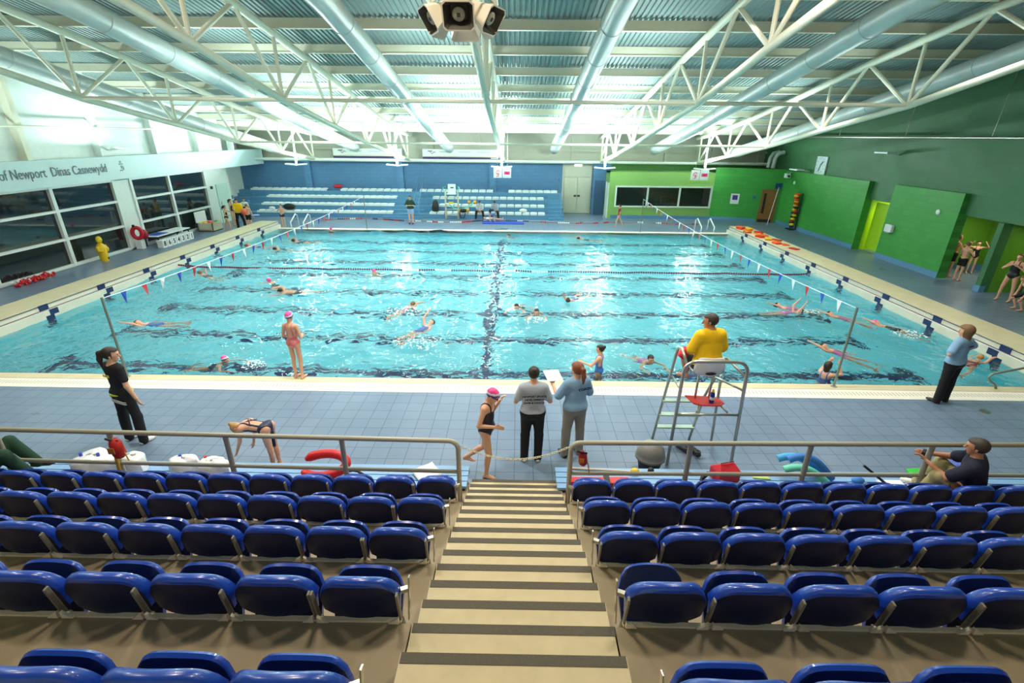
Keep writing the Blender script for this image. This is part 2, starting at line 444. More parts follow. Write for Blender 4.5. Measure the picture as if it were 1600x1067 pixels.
# windows: dark night glass in white frames
m_glass, nt, bs = node_mat('night_window_glass')
bs.inputs['Base Color'].default_value = (0.012, 0.02, 0.022, 1); bs.inputs['Roughness'].default_value = 0.04; bs.inputs['IOR'].default_value = 1.65
def left_window(n, y0, ym, y1):
    b = MB()
    w = 0.07
    for yy in (y0, ym, y1): b.box(XW - 0.12, XW + 0.05, yy - w, yy + w, 0.04, 2.98)
    for zz in (0.08, 1.06, 2.10, 2.95): b.box(XW - 0.12, XW + 0.04, y0, y1, zz - 0.045, zz + 0.045)
    o = struct(b.build('window_%d' % n, M('white_window_frame', (226, 232, 228), 0.4)))
    g = MB(); g.box(XW - 0.10, XW - 0.07, y0, y1, 0.1, 2.93); g.build('window_glass', m_glass, o)
left_window(1, 15.55, 18.57, 21.6); left_window(2, 22.6, 25.15, 28.1); left_window(3, 12.6, 14.0, 15.4)
# door in the left wall
b = MB(); b.box(XW, XW + 0.05, 28.95, 30.1, 0, 2.15)
o = struct(b.build('door_1', M('pale_door_paint', (198, 222, 212), 0.4)))
b = MB(); b.tube([(XW + 0.09, 29.1, 0.95), (XW + 0.09, 29.1, 1.2)], 0.02, 8); b.build('door_handle', m_steel, o)
text_o = text_mesh('wall_lettering', 'City of Newport  Dinas Casnewydd', 0.46, M('grey_lettering', (84, 100, 108), 0.5), loc=(-16.885, 21.03, 3.50), rot=(PI / 2, 0, PI / 2), align='RIGHT', sx=0.78)
tag(text_o, 'long grey lettering on the pale band above the left windows', 'lettering')
b = MB()
for (dy, dz, w, h) in ((0, 0.12, 0.2, 0.05), (0.02, 0.0, 0.1, 0.12), (0.09, -0.05, 0.05, 0.14), (-0.05, -0.13, 0.16, 0.05), (0.0, 0.2, 0.07, 0.08)):
    b.box(-16.9, -16.888, 21.85 + dy - w / 2, 21.85 + dy + w / 2, 3.5 + dz - h / 2, 3.5 + dz + h / 2)
tag(b.build('crest_emblem', M('grey_crest', (110, 130, 134), 0.5)), 'small grey crest after the lettering on the left band', 'emblem')

# ------------------------------------------------ far wall
b = MB(); b.box(-18.9, 2.95, 34.4, 34.7, 0, 3.25); b.box(4.95, 6.1, 34.0, 34.7, 0, 3.25)
struct(b.build('wall_back', m_bluewall))
b = MB(); b.box(2.6, 5.0, 34.55, 34.8, 0, 3.3)
struct(b.build('wall_back_recess', m_cream))
b = MB(); b.box(-18.9, 17.5, 34.75, 34.95, 3.25, 6.2); b.box(-18.9, 6.1, 34.2, 34.75, 3.2, 3.32)
for x in np.arange(-18, 17, 3.08): b.box(x - 0.08, x + 0.08, 34.6, 34.78, 3.3, 4.9)
b.box(-18.9, 17.5, 34.55, 34.75, 3.95, 4.05)
struct(b.build('wall_back_upper', M('beige_upper_wall', (176, 176, 160), 0.6)))
b = MB(); b.tube([(-18.5, 33.3, 3.36), (16.2, 33.3, 3.36)], 0.085, 12)
struct(b.build('trim_8', m_white, smooth=True))
for x in (-14.0, -7.85, -1.7):
    b = MB(); b.box(x - 0.22, x + 0.22, 34.1, 34.42, 0, 3.25); o = b.build('column', m_bluewall); tag(o, kind='structure')
b = MB(); b.box(6.1, 17.6, 34.5, 34.7, 2.4, 3.25); struct(b.build('wall_back_green', M('dark_green_paint', (62, 110, 46), 0.6)))
b = MB(); b.box(-13.0, -1.0, 34.15, 34.19, 3.36, 3.42); b.box(-13.0, -1.0, 34.15, 34.4, 3.32, 3.36); struct(b.build('trim_9', m_cream))
# double doors
b = MB(); b.box(3.12, 3.98, 34.46, 34.54, 0.02, 2.35); b.box(4.0, 4.86, 34.46, 34.54, 0.02, 2.35); b.box(3.1, 4.9, 34.47, 34.54, 2.4, 3.2)
o = struct(b.build('door_2', M('cream_door', (196, 196, 176), 0.45)))
b = MB(); b.box(3.78, 3.95, 34.42, 34.46, 1.1, 1.22); b.box(4.03, 4.2, 34.42, 34.46, 1.1, 1.22); b.build('door_handle', m_black, o)
b = MB(); b.box(5.1, 5.75, 33.93, 34.0, 0, 2.2); struct(b.build('door_3', M('dark_blue_door', (46, 78, 112), 0.5)))
# far terraces
ty = [31.42 + 0.75 * k for k in range(4)]; tz = [0.27, 0.64, 1.02, 1.39]
b = MB()
for k in range(4):
    z0 = -0.02 if k == 0 else tz[k - 1]
    b.box(-18.6, 2.9, ty[k], 34.4, z0, tz[k])
for xa, xb_ in ((-18.6, -17.6 + 0.0), (-8.5, -6.0), (1.95, 2.9)):
    for k in range(4):
        b.box(xa, xb_, ty[k] - 0.25, ty[k], 0 if k == 0 else tz[k - 1], (tz[k] + (0 if k == 0 else tz[k - 1])) / 2)
struct(b.build('terrace', m_terrace))
# green office box
b = MB()
W0, W1, zb, zt = 6.25, 12.3, 0.75, 1.98
b.box(6.0, 12.4, 32.5, 32.7, 0.0, zb); b.box(6.0, 12.4, 32.5, 32.7, zt, 2.85); b.box(6.0, W0, 32.5, 32.7, zb, zt); b.box(W1, 12.4, 32.5, 32.7, zb, zt)
b.box(5.8, 6.0, 32.5, 34.4, 0.0, 2.85); b.box(5.8, 12.4, 32.7, 34.4, 2.75, 2.85)
struct(b.build('wall_office', m_lime))
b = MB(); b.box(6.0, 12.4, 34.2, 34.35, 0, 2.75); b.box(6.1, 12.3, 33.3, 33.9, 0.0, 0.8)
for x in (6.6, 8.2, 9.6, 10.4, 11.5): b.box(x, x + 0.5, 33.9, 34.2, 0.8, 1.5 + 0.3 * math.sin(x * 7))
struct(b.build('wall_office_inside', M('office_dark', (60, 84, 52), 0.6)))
b = MB(); b.box(6.0, 12.4, 32.46, 32.5, 0.0, 0.2); struct(b.build('baseboard_office', m_terrace))
b = MB()
for x in (W0, 8.27, 10.3, W1): b.box(x - 0.05, x + 0.05, 32.44, 32.56, zb - 0.04, zt + 0.04)
for z in (zb, zt): b.box(W0, W1, 32.44, 32.56, z - 0.045, z + 0.045)
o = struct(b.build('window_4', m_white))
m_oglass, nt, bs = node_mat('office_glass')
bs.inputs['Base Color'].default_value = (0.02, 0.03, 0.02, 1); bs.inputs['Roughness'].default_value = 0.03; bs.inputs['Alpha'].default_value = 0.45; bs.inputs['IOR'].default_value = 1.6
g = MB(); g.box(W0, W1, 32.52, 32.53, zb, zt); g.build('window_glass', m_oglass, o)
b = MB(); b.box(5.74, 5.8, 32.55, 32.62, 0, 2.2); b.box(5.74, 5.8, 33.4, 33.46, 0, 2.2); b.box(5.76, 5.8, 32.62, 33.4, 0, 2.15)
struct(b.build('door_4', m_white))
# angled green wall with the brown door
A = Vector((12.4, 32.5, 0)); Bp = Vector((16.15, 31.2, 0)); d = (Bp - A); L = d.length; d.normalize(); nrm = Vector((d.y, -d.x, 0))
def on(u, w, z): return A + d * u + nrm * w + Vector((0, 0, z))
def slab(b, u0, u1, w0, w1, z0, z1):
    c = [on(u, w, z) for z in (z0, z1) for w in (w0, w1) for u in (u0, u1)]
    b.add(c, [(0, 1, 3, 2), (4, 6, 7, 5), (0, 4, 5, 1), (2, 3, 7, 6), (0, 2, 6, 4), (1, 5, 7, 3)])
b = MB(); slab(b, 0, L, 0, -0.2, 0, 3.17); struct(b.build('wall_back_right', m_green_x))
b = MB(); slab(b, 0, 2.75, 0.0, 0.03, 0, 0.2); struct(b.build('baseboard_back', m_terrace))
b = MB(); slab(b, 2.82, 3.74, 0.0, 0.035, 0, 2.0)
o = struct(b.build('door_5', m_brown))
b = MB(); slab(b, 2.98, 3.12, 0.035, 0.045, 0.55, 1.75); slab(b, 2.86, 3.62, 0.035, 0.04, 0.02, 0.2); b.build('vision_panel', m_black, o)
# ------------------------------------------------ right wall
b = MB(); b.box(16.1, 16.45, 23.65, 31.4, 0, 3.12); b.box(16.1, 16.45, 18.45, 22.0, 0, 3.12); b.box(16.1, 16.45, 9, 14.4, 0, 3.12)
struct(b.build('wall_right', m_green))
b = MB(); b.box(16.08, 16.1, 23.65, 31.2, 0, 0.22); b.box(16.08, 16.1, 18.45, 22.0, 0, 0.22); b.box(16.10, 16.3, 16.60, 16.84, 0, 0.22); b.box(18.87, 18.9, 16.65, 20.0, 0, 0.22); b.box(16.45, 18.9, 19.97, 20.0, 0, 0.22); b.box(17.47, 17.5, 14.4, 16.45, 0, 0.22)
struct(b.build('baseboard_right', m_terrace))
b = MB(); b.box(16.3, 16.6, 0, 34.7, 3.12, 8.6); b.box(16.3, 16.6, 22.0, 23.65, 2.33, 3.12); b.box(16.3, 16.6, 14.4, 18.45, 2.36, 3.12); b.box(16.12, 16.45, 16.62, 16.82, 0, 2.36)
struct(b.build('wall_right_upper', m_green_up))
# shower and cubicle rooms behind the openings
b = MB(); b.box(18.9, 19.1, 16.4, 20.2, 0, 2.5); b.box(16.45, 19.1, 20.0, 20.2, 0, 2.5); b.box(17.5, 17.7, 14.2, 16.5, 0, 2.5); b.box(16.45, 17.7, 14.2, 14.4, 0, 2.5); b.box(16.45, 19.1, 16.62, 16.72, 0, 2.5)
struct(b.build('wall_showers', M('shower_green', (96, 150, 44), 0.4)))
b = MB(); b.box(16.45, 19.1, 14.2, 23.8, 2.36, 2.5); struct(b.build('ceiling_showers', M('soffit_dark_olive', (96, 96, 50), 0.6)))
b = MB(); b.box(17.8, 17.9, 21.8, 23.8, 0, 2.4); b.box(16.45, 17.9, 21.9, 22.0, 0, 2.4); b.box(16.45, 17.9, 23.65, 23.75, 0, 2.4)
b.box(16.6, 16.64, 22.6, 23.5, 0.1, 2.2)
struct(b.build('wall_cubicle', m_limey))

# ------------------------------------------------ roof
TOPN = [(-2.0, 9.35), (1.5, 9.2), (5.7, 8.9), (9.9, 8.42), (14.1, 7.82), (18.4, 7.15), (22.7, 6.38), (26.9, 5.68), (31.1, 5.1), (34.0, 4.82)]
BOTN = [(-1.5, 8.5), (3.8, 8.0), (7.9, 7.45), (12.0, 6.66), (16.1, 5.80), (20.3, 5.16), (24.5, 4.50), (28.8, 3.94), (33.2, 3.42)]
def interp(tab, y):
    for (y0, z0), (y1, z1) in zip(tab, tab[1:]):
        if y <= y1: return z0 + (z1 - z0) * (y - y0) / (y1 - y0)
    return tab[-1][1]
def ztop(y): return interp(TOPN, y)
def zbot(y): return interp(BOTN, y)
# corrugated decking, ridges running up the slope
b = MB(); ys_ = [-2.2] + [y for y, _ in TOPN[1:]] + [34.9]
per = 0.15; nrib = int(36.6 / per)
prof = []
for i in range(nrib):
    x = -19.0 + i * per
    prof += [(x, 0), (x + 0.07, 0), (x + 0.085, 0.045), (x + 0.135, 0.045)]
def rp(i, j):
    x, dz = prof[i]; y = ys_[j]
    return Vector((x, y, ztop(y) + 0.42 + dz))
b.grid(rp, len(prof), len(ys_))
struct(b.build('ceiling', m_decking))
# purlins across the hall
for k in range(18):
    y = 35.2 - 2.115 * (k + 1) + 0.02
    if y < 1: break
    z = ztop(y)
    b = MB(); b.box(-18.8, 16.6, y - 0.045, y + 0.045, z + 0.16, z + 0.40); b.box(-18.8, 16.6, y - 0.08, y + 0.08, z + 0.14, z + 0.165)
    tag(b.build('purlin', m_cream), kind='structure')
# trusses
TX = [-13.1, -7.03, -0.95, 5.28, 11.45]
tname = ['by the left wall', 'over the left half of the pool', 'over the middle of the pool', 'over the right half of the pool', 'by the green right wall']
for i, x in enumerate(TX):
    t = thing('roof_truss', 'long cream tubular steel roof truss ' + tname[i], 'roof truss', (x, 33.3, zbot(33.3)), 'tubular steel roof trusses')
    b = MB(); b.tube([(x, y, z) for y, z in TOPN], 0.11, 10); b.build('top_chord', m_cream, t, smooth=True)
    b = MB(); b.tube([(x, y, z) for y, z in BOTN] + [(x, 34.3, 3.3)], 0.095, 10); b.build('bottom_chord', m_cream, t, smooth=True)
    tops = [y for y, _ in TOPN]
    for y, z in BOTN[1:-1]:
        b = MB(); b.tube([(x, y, z), (x, y, ztop(y))], 0.055, 8); b.build('web_post', m_cream, t, smooth=True)
        for ty_ in sorted(tops, key=lambda q: abs(q - y))[:2]:
            b = MB(); b.tube([(x, y, z), (x, ty_, ztop(ty_))], 0.06, 8); b.build('web_diagonal', m_cream, t, smooth=True)
    b = MB(); b.tube([(x, 33.2, 3.42), (x, 33.2, ztop(33.2))], 0.05, 8); b.build('web_post', m_cream, t, smooth=True)
    b = MB(); b.tube([(x, 33.2, 3.42), (x, 31.1, ztop(31.1))], 0.05, 8); b.build('web_diagonal', m_cream, t, smooth=True)
# ties through the truss nodes
for y, r in ((16.1, 0.055), (24.5, 0.05), (7.9, 0.05)):
    b = MB(); b.tube([(TX[0], y, zbot(y)), (TX[-1], y, zbot(y) + 0.02)], r, 8)
    w = {16.1: 'nearer thin cream tie rod crossing below the roof trusses', 24.5: 'farther thin grey tie rod crossing below the roof trusses', 7.9: 'tie rod high above the near pool deck'}[y]
    tag(b.build('tie_rod', m_cream, smooth=True), w, 'tie rod')
# round ducts sloping with the roof
DP = [(0.5, 8.75), (6.0, 8.4), (12.9, 7.62), (15.0, 7.25), (19.2, 6.5), (25.0, 5.42), (33.0, 4.12)]
dn = ['high by the left wall', 'between the two left trusses', 'left of the middle truss', 'right of the middle truss', 'between the two right trusses', 'by the green right wall']
for i, x in enumerate((-15.1, -10.3, -4.36, 2.25, 8.5, 13.3)):
    b = MB(); pts = [(x, y, z - (0.18 if i in (0, 5) else 0)) for y, z in DP]
    b.tube(pts, 0.29, 20)
    for k in range(14):
        y = 3 + k * 2.2; z = interp(DP, y) - (0.18 if i in (0, 5) else 0)
        z2 = interp(DP, y + 0.05) - (0.18 if i in (0, 5) else 0)
        b.tube([(x, y, z), (x, y + 0.05, z2)], 0.30, 20)
    tag(b.build('ventilation_duct', m_duct, smooth=True), 'round pale ventilation duct under the roof ' + dn[i], 'duct', 'round ventilation ducts')
# slim pipe along the right wall
b = MB(); b.tube([(15.9, 8, 4.97), (15.9, 31.8, 4.97)], 0.05, 10)
for y in (14.5, 18.0, 22.0, 26.5, 30.0): b.tube([(15.9, y, 4.97), (15.9, y - 0.1, ztop(y))], 0.012, 6)
tag(b.build('pipe', m_steel, smooth=True), 'slim shiny pipe hung along the green right wall', 'pipe')

# ================================================================= THE STAND
SY, ST, SZ, SR = 5.9, 0.2884, 0.17, 0.1437
def ny_(k): return SY - ST * k
def nz_(k): return SZ + SR * k
b = MB()
for k in range(24):
    b.cur = 0; b.box(-0.63, 0.65, ny_(k + 1) - 0.02, ny_(k), -0.1, nz_(k))
    b.cur = 1; b.box(-0.625, 0.645, ny_(k) - 0.062, ny_(k) + 0.002, nz_(k), nz_(k) + 0.003)
struct(b.build('stair', [m_tread, m_strip]))
for s in (-1, 1):
    b = MB()
    x0, x1 = sorted((s * 0.64, s * 13.0))
    b.box(x0, x1, 4.746, 5.62, -0.1, nz_(1))
    b.box(x0, x1, 5.62, 5.66, -0.1, nz_(1) + 0.01)
    for n in range(0, 6):
        k = 4 + 3 * n
        b.box(x0, x1, ny_(k + 3) - 0.01, ny_(k), -0.1, nz_(k))
    struct(b.build('terrace', m_conc))
b = MB(); b.box(-13, 13, -1.6, -1.3, 0, 9.5); struct(b.build('wall_rear', m_cream))

# seats
m_seat = M('royal_blue_seat_plastic', (28, 70, 176), 0.28, spec=0.5, vary=0.05, coat=0.3)
m_seatshade = M('navy_seat_shade', (12, 26, 66), 0.4, spec=0.3)  # shade put into the seat colour, for backrest rears and pan undersides
m_seatgrey = M('grey_seat_frame', (126, 122, 108), 0.45)
m_bracket = M('cream_seat_bracket', (240, 226, 198), 0.5)
def back_profile(u):
    top = 0.780 - 0.072 * u * u - 0.10 * abs(u) ** 6
    yb = 0.02 + 0.06 * u * u
    pts = []
    for v in (0.0, 0.35, 0.7, 1.0):
        z = 0.445 + (top - 0.03 - 0.445) * v
        pts.append((yb - 0.035 * v * (1 - u * u * 0.3), z))
    y, z = pts[-1]
    for dy, dz in ((0.008, 0.018), (0.026, 0.030), (0.055, 0.026), (0.080, 0.008), (0.084, -0.012), (0.060, -0.030), (0.052, -0.12)):
        pts.append((y + dy, z + dz))
    pts.append((yb + 0.03, 0.445))
    return pts
NB = len(back_profile(0))
def seat_back(hw):
    b = MB(); us = [-1 + 2 * i / 16 for i in range(17)]
    us = [math.copysign(abs(u) ** 0.8, u) for u in us]
    P = [back_profile(u) for u in us]
    b.grid(lambda i, j: Vector((hw * us[i] * (1 - 0.03 * max(0, 0.6 - P[i][j][1]) / 0.15), *P[i][j])), 17, NB)
    n = 17
    b.f.append(tuple(j * n for j in range(NB))); b.m.append(0)
    b.f.append(tuple(j * n + 16 for j in reversed(range(NB)))); b.m.append(0)
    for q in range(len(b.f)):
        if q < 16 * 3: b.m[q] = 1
    b.f += [((NB - 1) * n + i, (NB - 1) * n + i + 1, i + 1, i) for i in range(16)]; b.m += [0] * 16
    return b
def seat_pan(a):
    """folded-up pan leaning by angle a from the vertical"""
    b = MB(); us = [-1 + 2 * i / 16 for i in range(17)]
    def P(i, j):
        u = us[i]; Lp = 0.445 - 0.040 * u * u - 0.13 * abs(u) ** 7
        prof = [(0, 0), (0.5 * Lp, -0.02), (0.86 * Lp, -0.012), (Lp, 0.0), (Lp + 0.012, 0.018), (Lp + 0.004, 0.038), (Lp - 0.03, 0.044), (Lp - 0.05, 0.03), (0.5 * Lp, 0.01), (0, 0.03)]
        l, t = prof[j]
        t += 0.03 * u * u
        y = 0.105 + l * math.sin(a) + t * math.cos(a); z = 0.20 + l * math.cos(a) - t * math.sin(a)
        return Vector((0.236 * u * (0.94 + 0.06 * min(1, l / 0.3)), y, z))
    b.grid(P, 17, 10)
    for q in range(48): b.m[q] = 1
    b.f.append(tuple(j * 17 for j in range(10))); b.m.append(0)
    b.f.append(tuple(j * 17 + 16 for j in reversed(range(10)))); b.m.append(0)
    return b
def make_seat(w, side=0, ang=0.44):
    t = thing('stadium_seat', '', 'seat', (0, 0, 0))
    seat_back(w / 2 - 0.016).build('backrest', [m_seat, m_seatshade], t, smooth=True, local=True)
    seat_pan(ang).build('tip_up_pan', [m_seat, m_seatshade], t, smooth=True, local=True)
    for s in ((-1, 1) if side else (1,)):
        b = MB(); x = s * (w / 2 - 0.009)
        b.bar((x, 0.03, 0.42), (x, -0.012, 0.70), 0.016, 0.035, (0, 1, 0.2))
        b.bar((x, 0.04, 0.42), (x, 0.16, 0.0), 0.022, 0.04, (0, 1, 0)); b.build('side_post', m_seatgrey, t, local=True, bevel=0.005)
    b = MB(); b.box(-w / 2, w / 2, 0.0, 0.03, 0.432, 0.447)
    for s in (-1, 1):
        x = s * (w / 2 - 0.012)
        b.prism([(0, 0.0), (0.07 * -s, 0.0), (0, 0.05)][::(1 if s > 0 else -1)], 0.0, 0.02, Matrix.Translation((x, 0.0, 0.447)) @ Matrix.Rotation(PI / 2, 4, 'X'))
    b.build('seat_bracket', m_bracket, t, local=True)
    if side:
        x = side * (w / 2 + 0.035)
        b = MB(); b.bar((x, 0.06, 0.40), (x, 0.14, 0.68), 0.008, 0.035, (0, 1, 0)); b.bar((x, 0.12, 0.60), (x - side * 0.05, 0.1, 0.6), 0.03, 0.03)
        b.build('end_bracket', m_steel, t, local=True)
    return t
protos = {}
rows_def = [(4, 0.515, 12, 12, 'front', 0.30), (7, 0.517, 11, 10, 'second', 0.36), (10, 0.522, 8, 8, 'third', 0.36), (13, 0.54, 6, 6, 'fourth', 0.35), (16, 0.56, 4, 4, 'fifth', 0.20)]
for k, w, nl, nr, rown, ang in rows_def:
    for s, nn in ((-1, nl), (1, nr)):
        for i in range(nn):
            side = -s if i == 0 else 0
            up_ = (k == 13 and s == 1 and i == 0)
            a = 0.78 if up_ else ang
            key = (w, side, a)
            x = s * (0.70 + w * (i + 0.5))
            z = nz_(k) - 3 * SR; y = ny_(k)
            if key not in protos:
                o = make_seat(w, side, a); kids(o); protos[key] = o
                o.location = (x, y, z)
            else:
                o = dup(protos[key], (x, y, z))
            where = 'left' if s < 0 else 'right'
            o['label'] = 'blue tip-up seat, %s %s of the stairs in the %s row' % ('next on the' if i == 0 else ORD[i] + ' to the', where, rown)
            if up_: o['label'] = 'blue tip-up seat with most raised pan, right of the stairs, fourth row'
            o['group'] = 'blue tip-up seats in rows'

# ---- guard rails
RY = 5.28
def rail(s):
    x0 = s * 0.73; x1 = s * 10.6; t = thing('guard_rail', ('left' if s < 0 else 'right') and ('cream grey tubular guard rail %s of the stairs' % ('left' if s < 0 else 'right')), 'railing', (x0, RY, nz_(1)))
    zt = 1.27; tilt = 0.012
    arc = [(x0, RY, nz_(1)), (x0, RY, zt - 0.12)] + [(x0 + s * 0.12 * (1 - math.cos(q)), RY, zt - 0.12 + 0.12 * math.sin(q)) for q in (0.4, 0.8, 1.2, 1.57)]
    b = MB(); b.tube(arc + [(x1, RY, zt + tilt * 9.8)], 0.032, 12); b.build('top_rail', m_rail, t, smooth='all')
    b = MB(); b.tube([(x0, RY, 0.79), (x1, RY, 0.80 + tilt * 9.8)], 0.027, 12); b.build('lower_rail', m_rail, t, smooth='all')
    for j in range(1, 7):
        x = x0 + s * (1.50 * j if s < 0 else 1.53 * j)
        b = MB(); b.tube([(x, RY, nz_(1)), (x, RY, zt + tilt * abs(x - x0) - 0.02)], 0.034, 12)
        b.box(x - 0.06, x + 0.06, RY - 0.05, RY + 0.05, nz_(1), nz_(1) + 0.012); b.build('post', m_rail, t, smooth=True)
rail(-1); rail(1)
# chain across the foot of the stairs
t = thing('plastic_chain', 'white plastic link chain hanging across the foot of the stairs', 'chain', (-0.72, RY, 1.15))
b = MB(); N = 46
for i in range(N):
    u = (i + 0.5) / N; x = -0.70 + 1.40 * u; z = 1.20 - 0.20 * (1 - (2 * u - 1) ** 2)
    dx = 1.40 / N * 0.62; sl = math.atan2(-0.20 * (-(2 * (2 * u - 1)) * 2) / -1.40, 1) if False else 0.57 * (2 * u - 1) * 0.5
    pts = []
    for q in range(8):
        an = q * PI / 4; lx = dx * 1.15 * math.cos(an); lw = 0.014 * math.sin(an)
        p = Vector((lx * math.cos(sl), lw if i % 2 else 0, lx * math.sin(sl) + (0 if i % 2 else lw)))
        pts.append(p + Vector((x, RY, z)))
    b.tube(pts, 0.0045, 5, closed=True)
b.build('chain_links', M('cream_chain_plastic', (214, 206, 180), 0.5), t)
# belt packs on the posts
def belt_pack(x, y, z, lab, sgn, mt=None, q=1.0):
    t = thing('throw_bag', lab, 'rescue bag', (x, y, z))
    b = MB(); b.tube([(x + 0.02, y, z - 0.24 * q), (x + 0.02 + 0.01 * sgn, y, z - 0.2 * q), (x + 0.02 * sgn, y, z - 0.05 * q), (x, y, z)], [0.055 * q, 0.072 * q, 0.068 * q, 0.045 * q], 14); b.build('bag_body', mt or m_redcloth, t, smooth=True)
    b = MB(); b.tube([(x - 0.06 * sgn, y - 0.03, z + 0.03), (x, y - 0.04, z + 0.015), (x + 0.07 * sgn, y, z - 0.02)], 0.014, 6); b.build('strap', m_black, t)
    b = MB(); b.tube([(x + 0.05 * sgn, y, z - 0.08), (x + 0.1 * sgn, y, z - 0.2), (x + 0.12 * sgn, y, z - 0.32)], 0.008, 6); b.build('cord', M('yellow_cord', (206, 170, 50), 0.7), t)
    b = MB(); b.box(x - 0.035 * q, x + 0.045 * q, y - 0.078 * q, y - 0.070 * q, z - 0.16 * q, z - 0.08 * q); b.build('printed_patch', M('yellow_print', (214, 130, 30), 0.6), t)
belt_pack(-5.12, RY - 0.10, 1.28, 'small red rescue bag with yellow print tied to the left guard rail', 1, M('orange_red_nylon', (196, 40, 22), 0.5), 1.05)
belt_pack(0.86, RY - 0.04, 1.16, 'small red rescue bag hung at the chain end of the right guard rail', 1, M('dull_red_nylon', (170, 34, 36), 0.6), 0.8)
b = MB(); b.tube([(-5.22, RY - 0.03, 1.0), (-5.20, RY - 0.075, 0.72), (-5.22, RY - 0.075, 0.34)], 0.022, 8)
tag(b.build('yellow_pole', M('dull_yellow', (190, 150, 40), 0.5), smooth=True), 'short yellow pole strapped to a post of the left guard rail', 'pole')

# ---- slatted benches in front of the rail
m_slat = M('pale_blue_slat', (130, 172, 214), 0.45)
for s in (-1, 1):
    x0 = -0.66 if s < 0 else 0.60; x1 = s * 11.5
    t = thing('slatted_bench', 'long low pale blue slatted bench %s of the stairs' % ('left' if s < 0 else 'right'), 'bench', (x0, 5.8, 0))
    a, c = sorted((x0, x1)); b = MB()
    for i in range(4): b.box(a, c, 5.46 + i * 0.118, 5.46 + i * 0.118 + 0.102, 0.36, 0.40)
    b.box(a, c, 5.92, 5.94, 0.26, 0.345)
    b.build('seat_slats', m_slat, t)
    b = MB(); b.box(a + 0.02, c - 0.02, 5.47, 5.90, 0.318, 0.355); b.build('dark_backing', m_navy, t)
    for i in range(6):
        x = x0 + s * (0.25 + 2.1 * i); b = MB(); b.box(x - 0.04, x + 0.04, 5.67, 5.88, 0, 0.33); b.build('bench_leg', m_slat, t)

# ---- things on the bench
BZ = 0.40
def bag(x, y, w, h, lab, caps, seed, tint=(236, 238, 240)):
    r = random.Random(seed); t = thing('plastic_bag', lab, 'bag', (x, y, BZ))
    T = Matrix.Identity(4); b = MB(); n = 22; m = 10
    ph = [r.uniform(0, 6) for _ in range(6)]
    def P(i, j):
        a = 2 * PI * i / n; v = j / (m - 1)
        rr = (1 - 0.55 * v ** 3) * (1 + 0.10 * math.sin(3 * a + ph[0] + 2 * v) + 0.06 * math.sin(7 * a + ph[1] + 5 * v))
        if j == m - 1: rr = 0.02
        return Vector((x + w / 2 * rr * math.cos(a), y + w * 0.34 * rr * math.sin(a), BZ + h * (math.sin(v * PI / 2) ** 0.8) * (1 + 0.08 * math.sin(2 * a + ph[2]))))
    b.grid(P, n, m, True); b.build('bag_film', M('clear_bag_film', tint, 0.25, vary=0.1, scale=9), t, smooth=True)
    for q, (dx, dy, mt) in enumerate(caps):
        c = MB(); c.tube([(x + dx, y + dy, BZ + h * 0.80), (x + dx, y + dy, BZ + h + 0.03)], 0.02, 10); c.build('bottle_cap', mt, t)
    c = MB()
    for q in range(5): c.bar((x - 0.08 + q * 0.03, y - 0.02 + 0.012 * (q % 2), BZ + h * 1.01), (x - 0.06 + q * 0.03, y + 0.03, BZ + h * 1.012), 0.008, 0.004)
    c.build('bag_print', M('dark_print', (70, 90, 60), 0.6), t)
bag(-6.02, 5.72, 0.62, 0.24, 'bulging white plastic bag on the bench near the woman in the black tee', [(-0.17, 0, m_royal), (0.08, 0.0, m_royal)], 1)
bag(-5.46, 5.70, 0.38, 0.26, 'smaller white plastic bag beside the rescue bag on the left bench', [], 5)
bag(-4.75, 5.72, 0.42, 0.22, 'white plastic bag with green marks on the bench before the bending girl', [(-0.03, 0.02, m_royal)], 2)
bag(-4.30, 5.70, 0.44, 0.20, 'white plastic bag with a red corner nearest the bending girl', [(-0.12, 0.04, m_red)], 3)
# rescue tube
t = thing('rescue_tube', 'red curved rescue tube with black strap lying on the left bench', 'rescue tube', (-2.66, 5.7, BZ))
pts = []
for q in range(19):
    a = math.radians(-150 + q * 16.5)
    pts.append((-2.70 + 0.33 * math.cos(a), 5.66 + 0.13 * math.sin(a), BZ + 0.155 + 0.10 * math.sin(a + 0.25) + 0.02))
b = MB(); b.tube(pts, [0.03] + [0.066] * 17 + [0.03], 12); b.build('foam_tube', m_red, t, smooth=True)
b = MB()
b.tube([(-2.45, 5.62, BZ + 0.05), (-2.32, 5.60, BZ + 0.14), (-2.2, 5.62, BZ + 0.1), (-2.1, 5.62, BZ + 0.02)], 0.016, 6)
b.tube([(-2.6, 5.6, BZ + 0.03), (-2.4, 5.56, BZ + 0.12), (-2.22, 5.58, BZ + 0.15), (-2.06, 5.56, BZ + 0.02)], 0.013, 6)
b.build('strap', m_black, t, smooth=True)
b = MB(); T = Matrix.Translation((-1.25, 5.70, BZ + 0.006)) @ Matrix.Rotation(math.radians(38), 4, 'Z')
b.grid(lambda i, j: T @ Vector((-0.17 + 0.34 * i / 5, -0.15 + 0.3 * j / 5, 0.01 * math.sin(i * 2.1) * math.cos(j * 1.7) + 0.012 + 0.035 * (j / 5))), 6, 6)
tag(b.build('towel', m_paper, solid=0.008, smooth=True), 'folded white cloth lying askew on the bench end by the stairs', 'cloth')
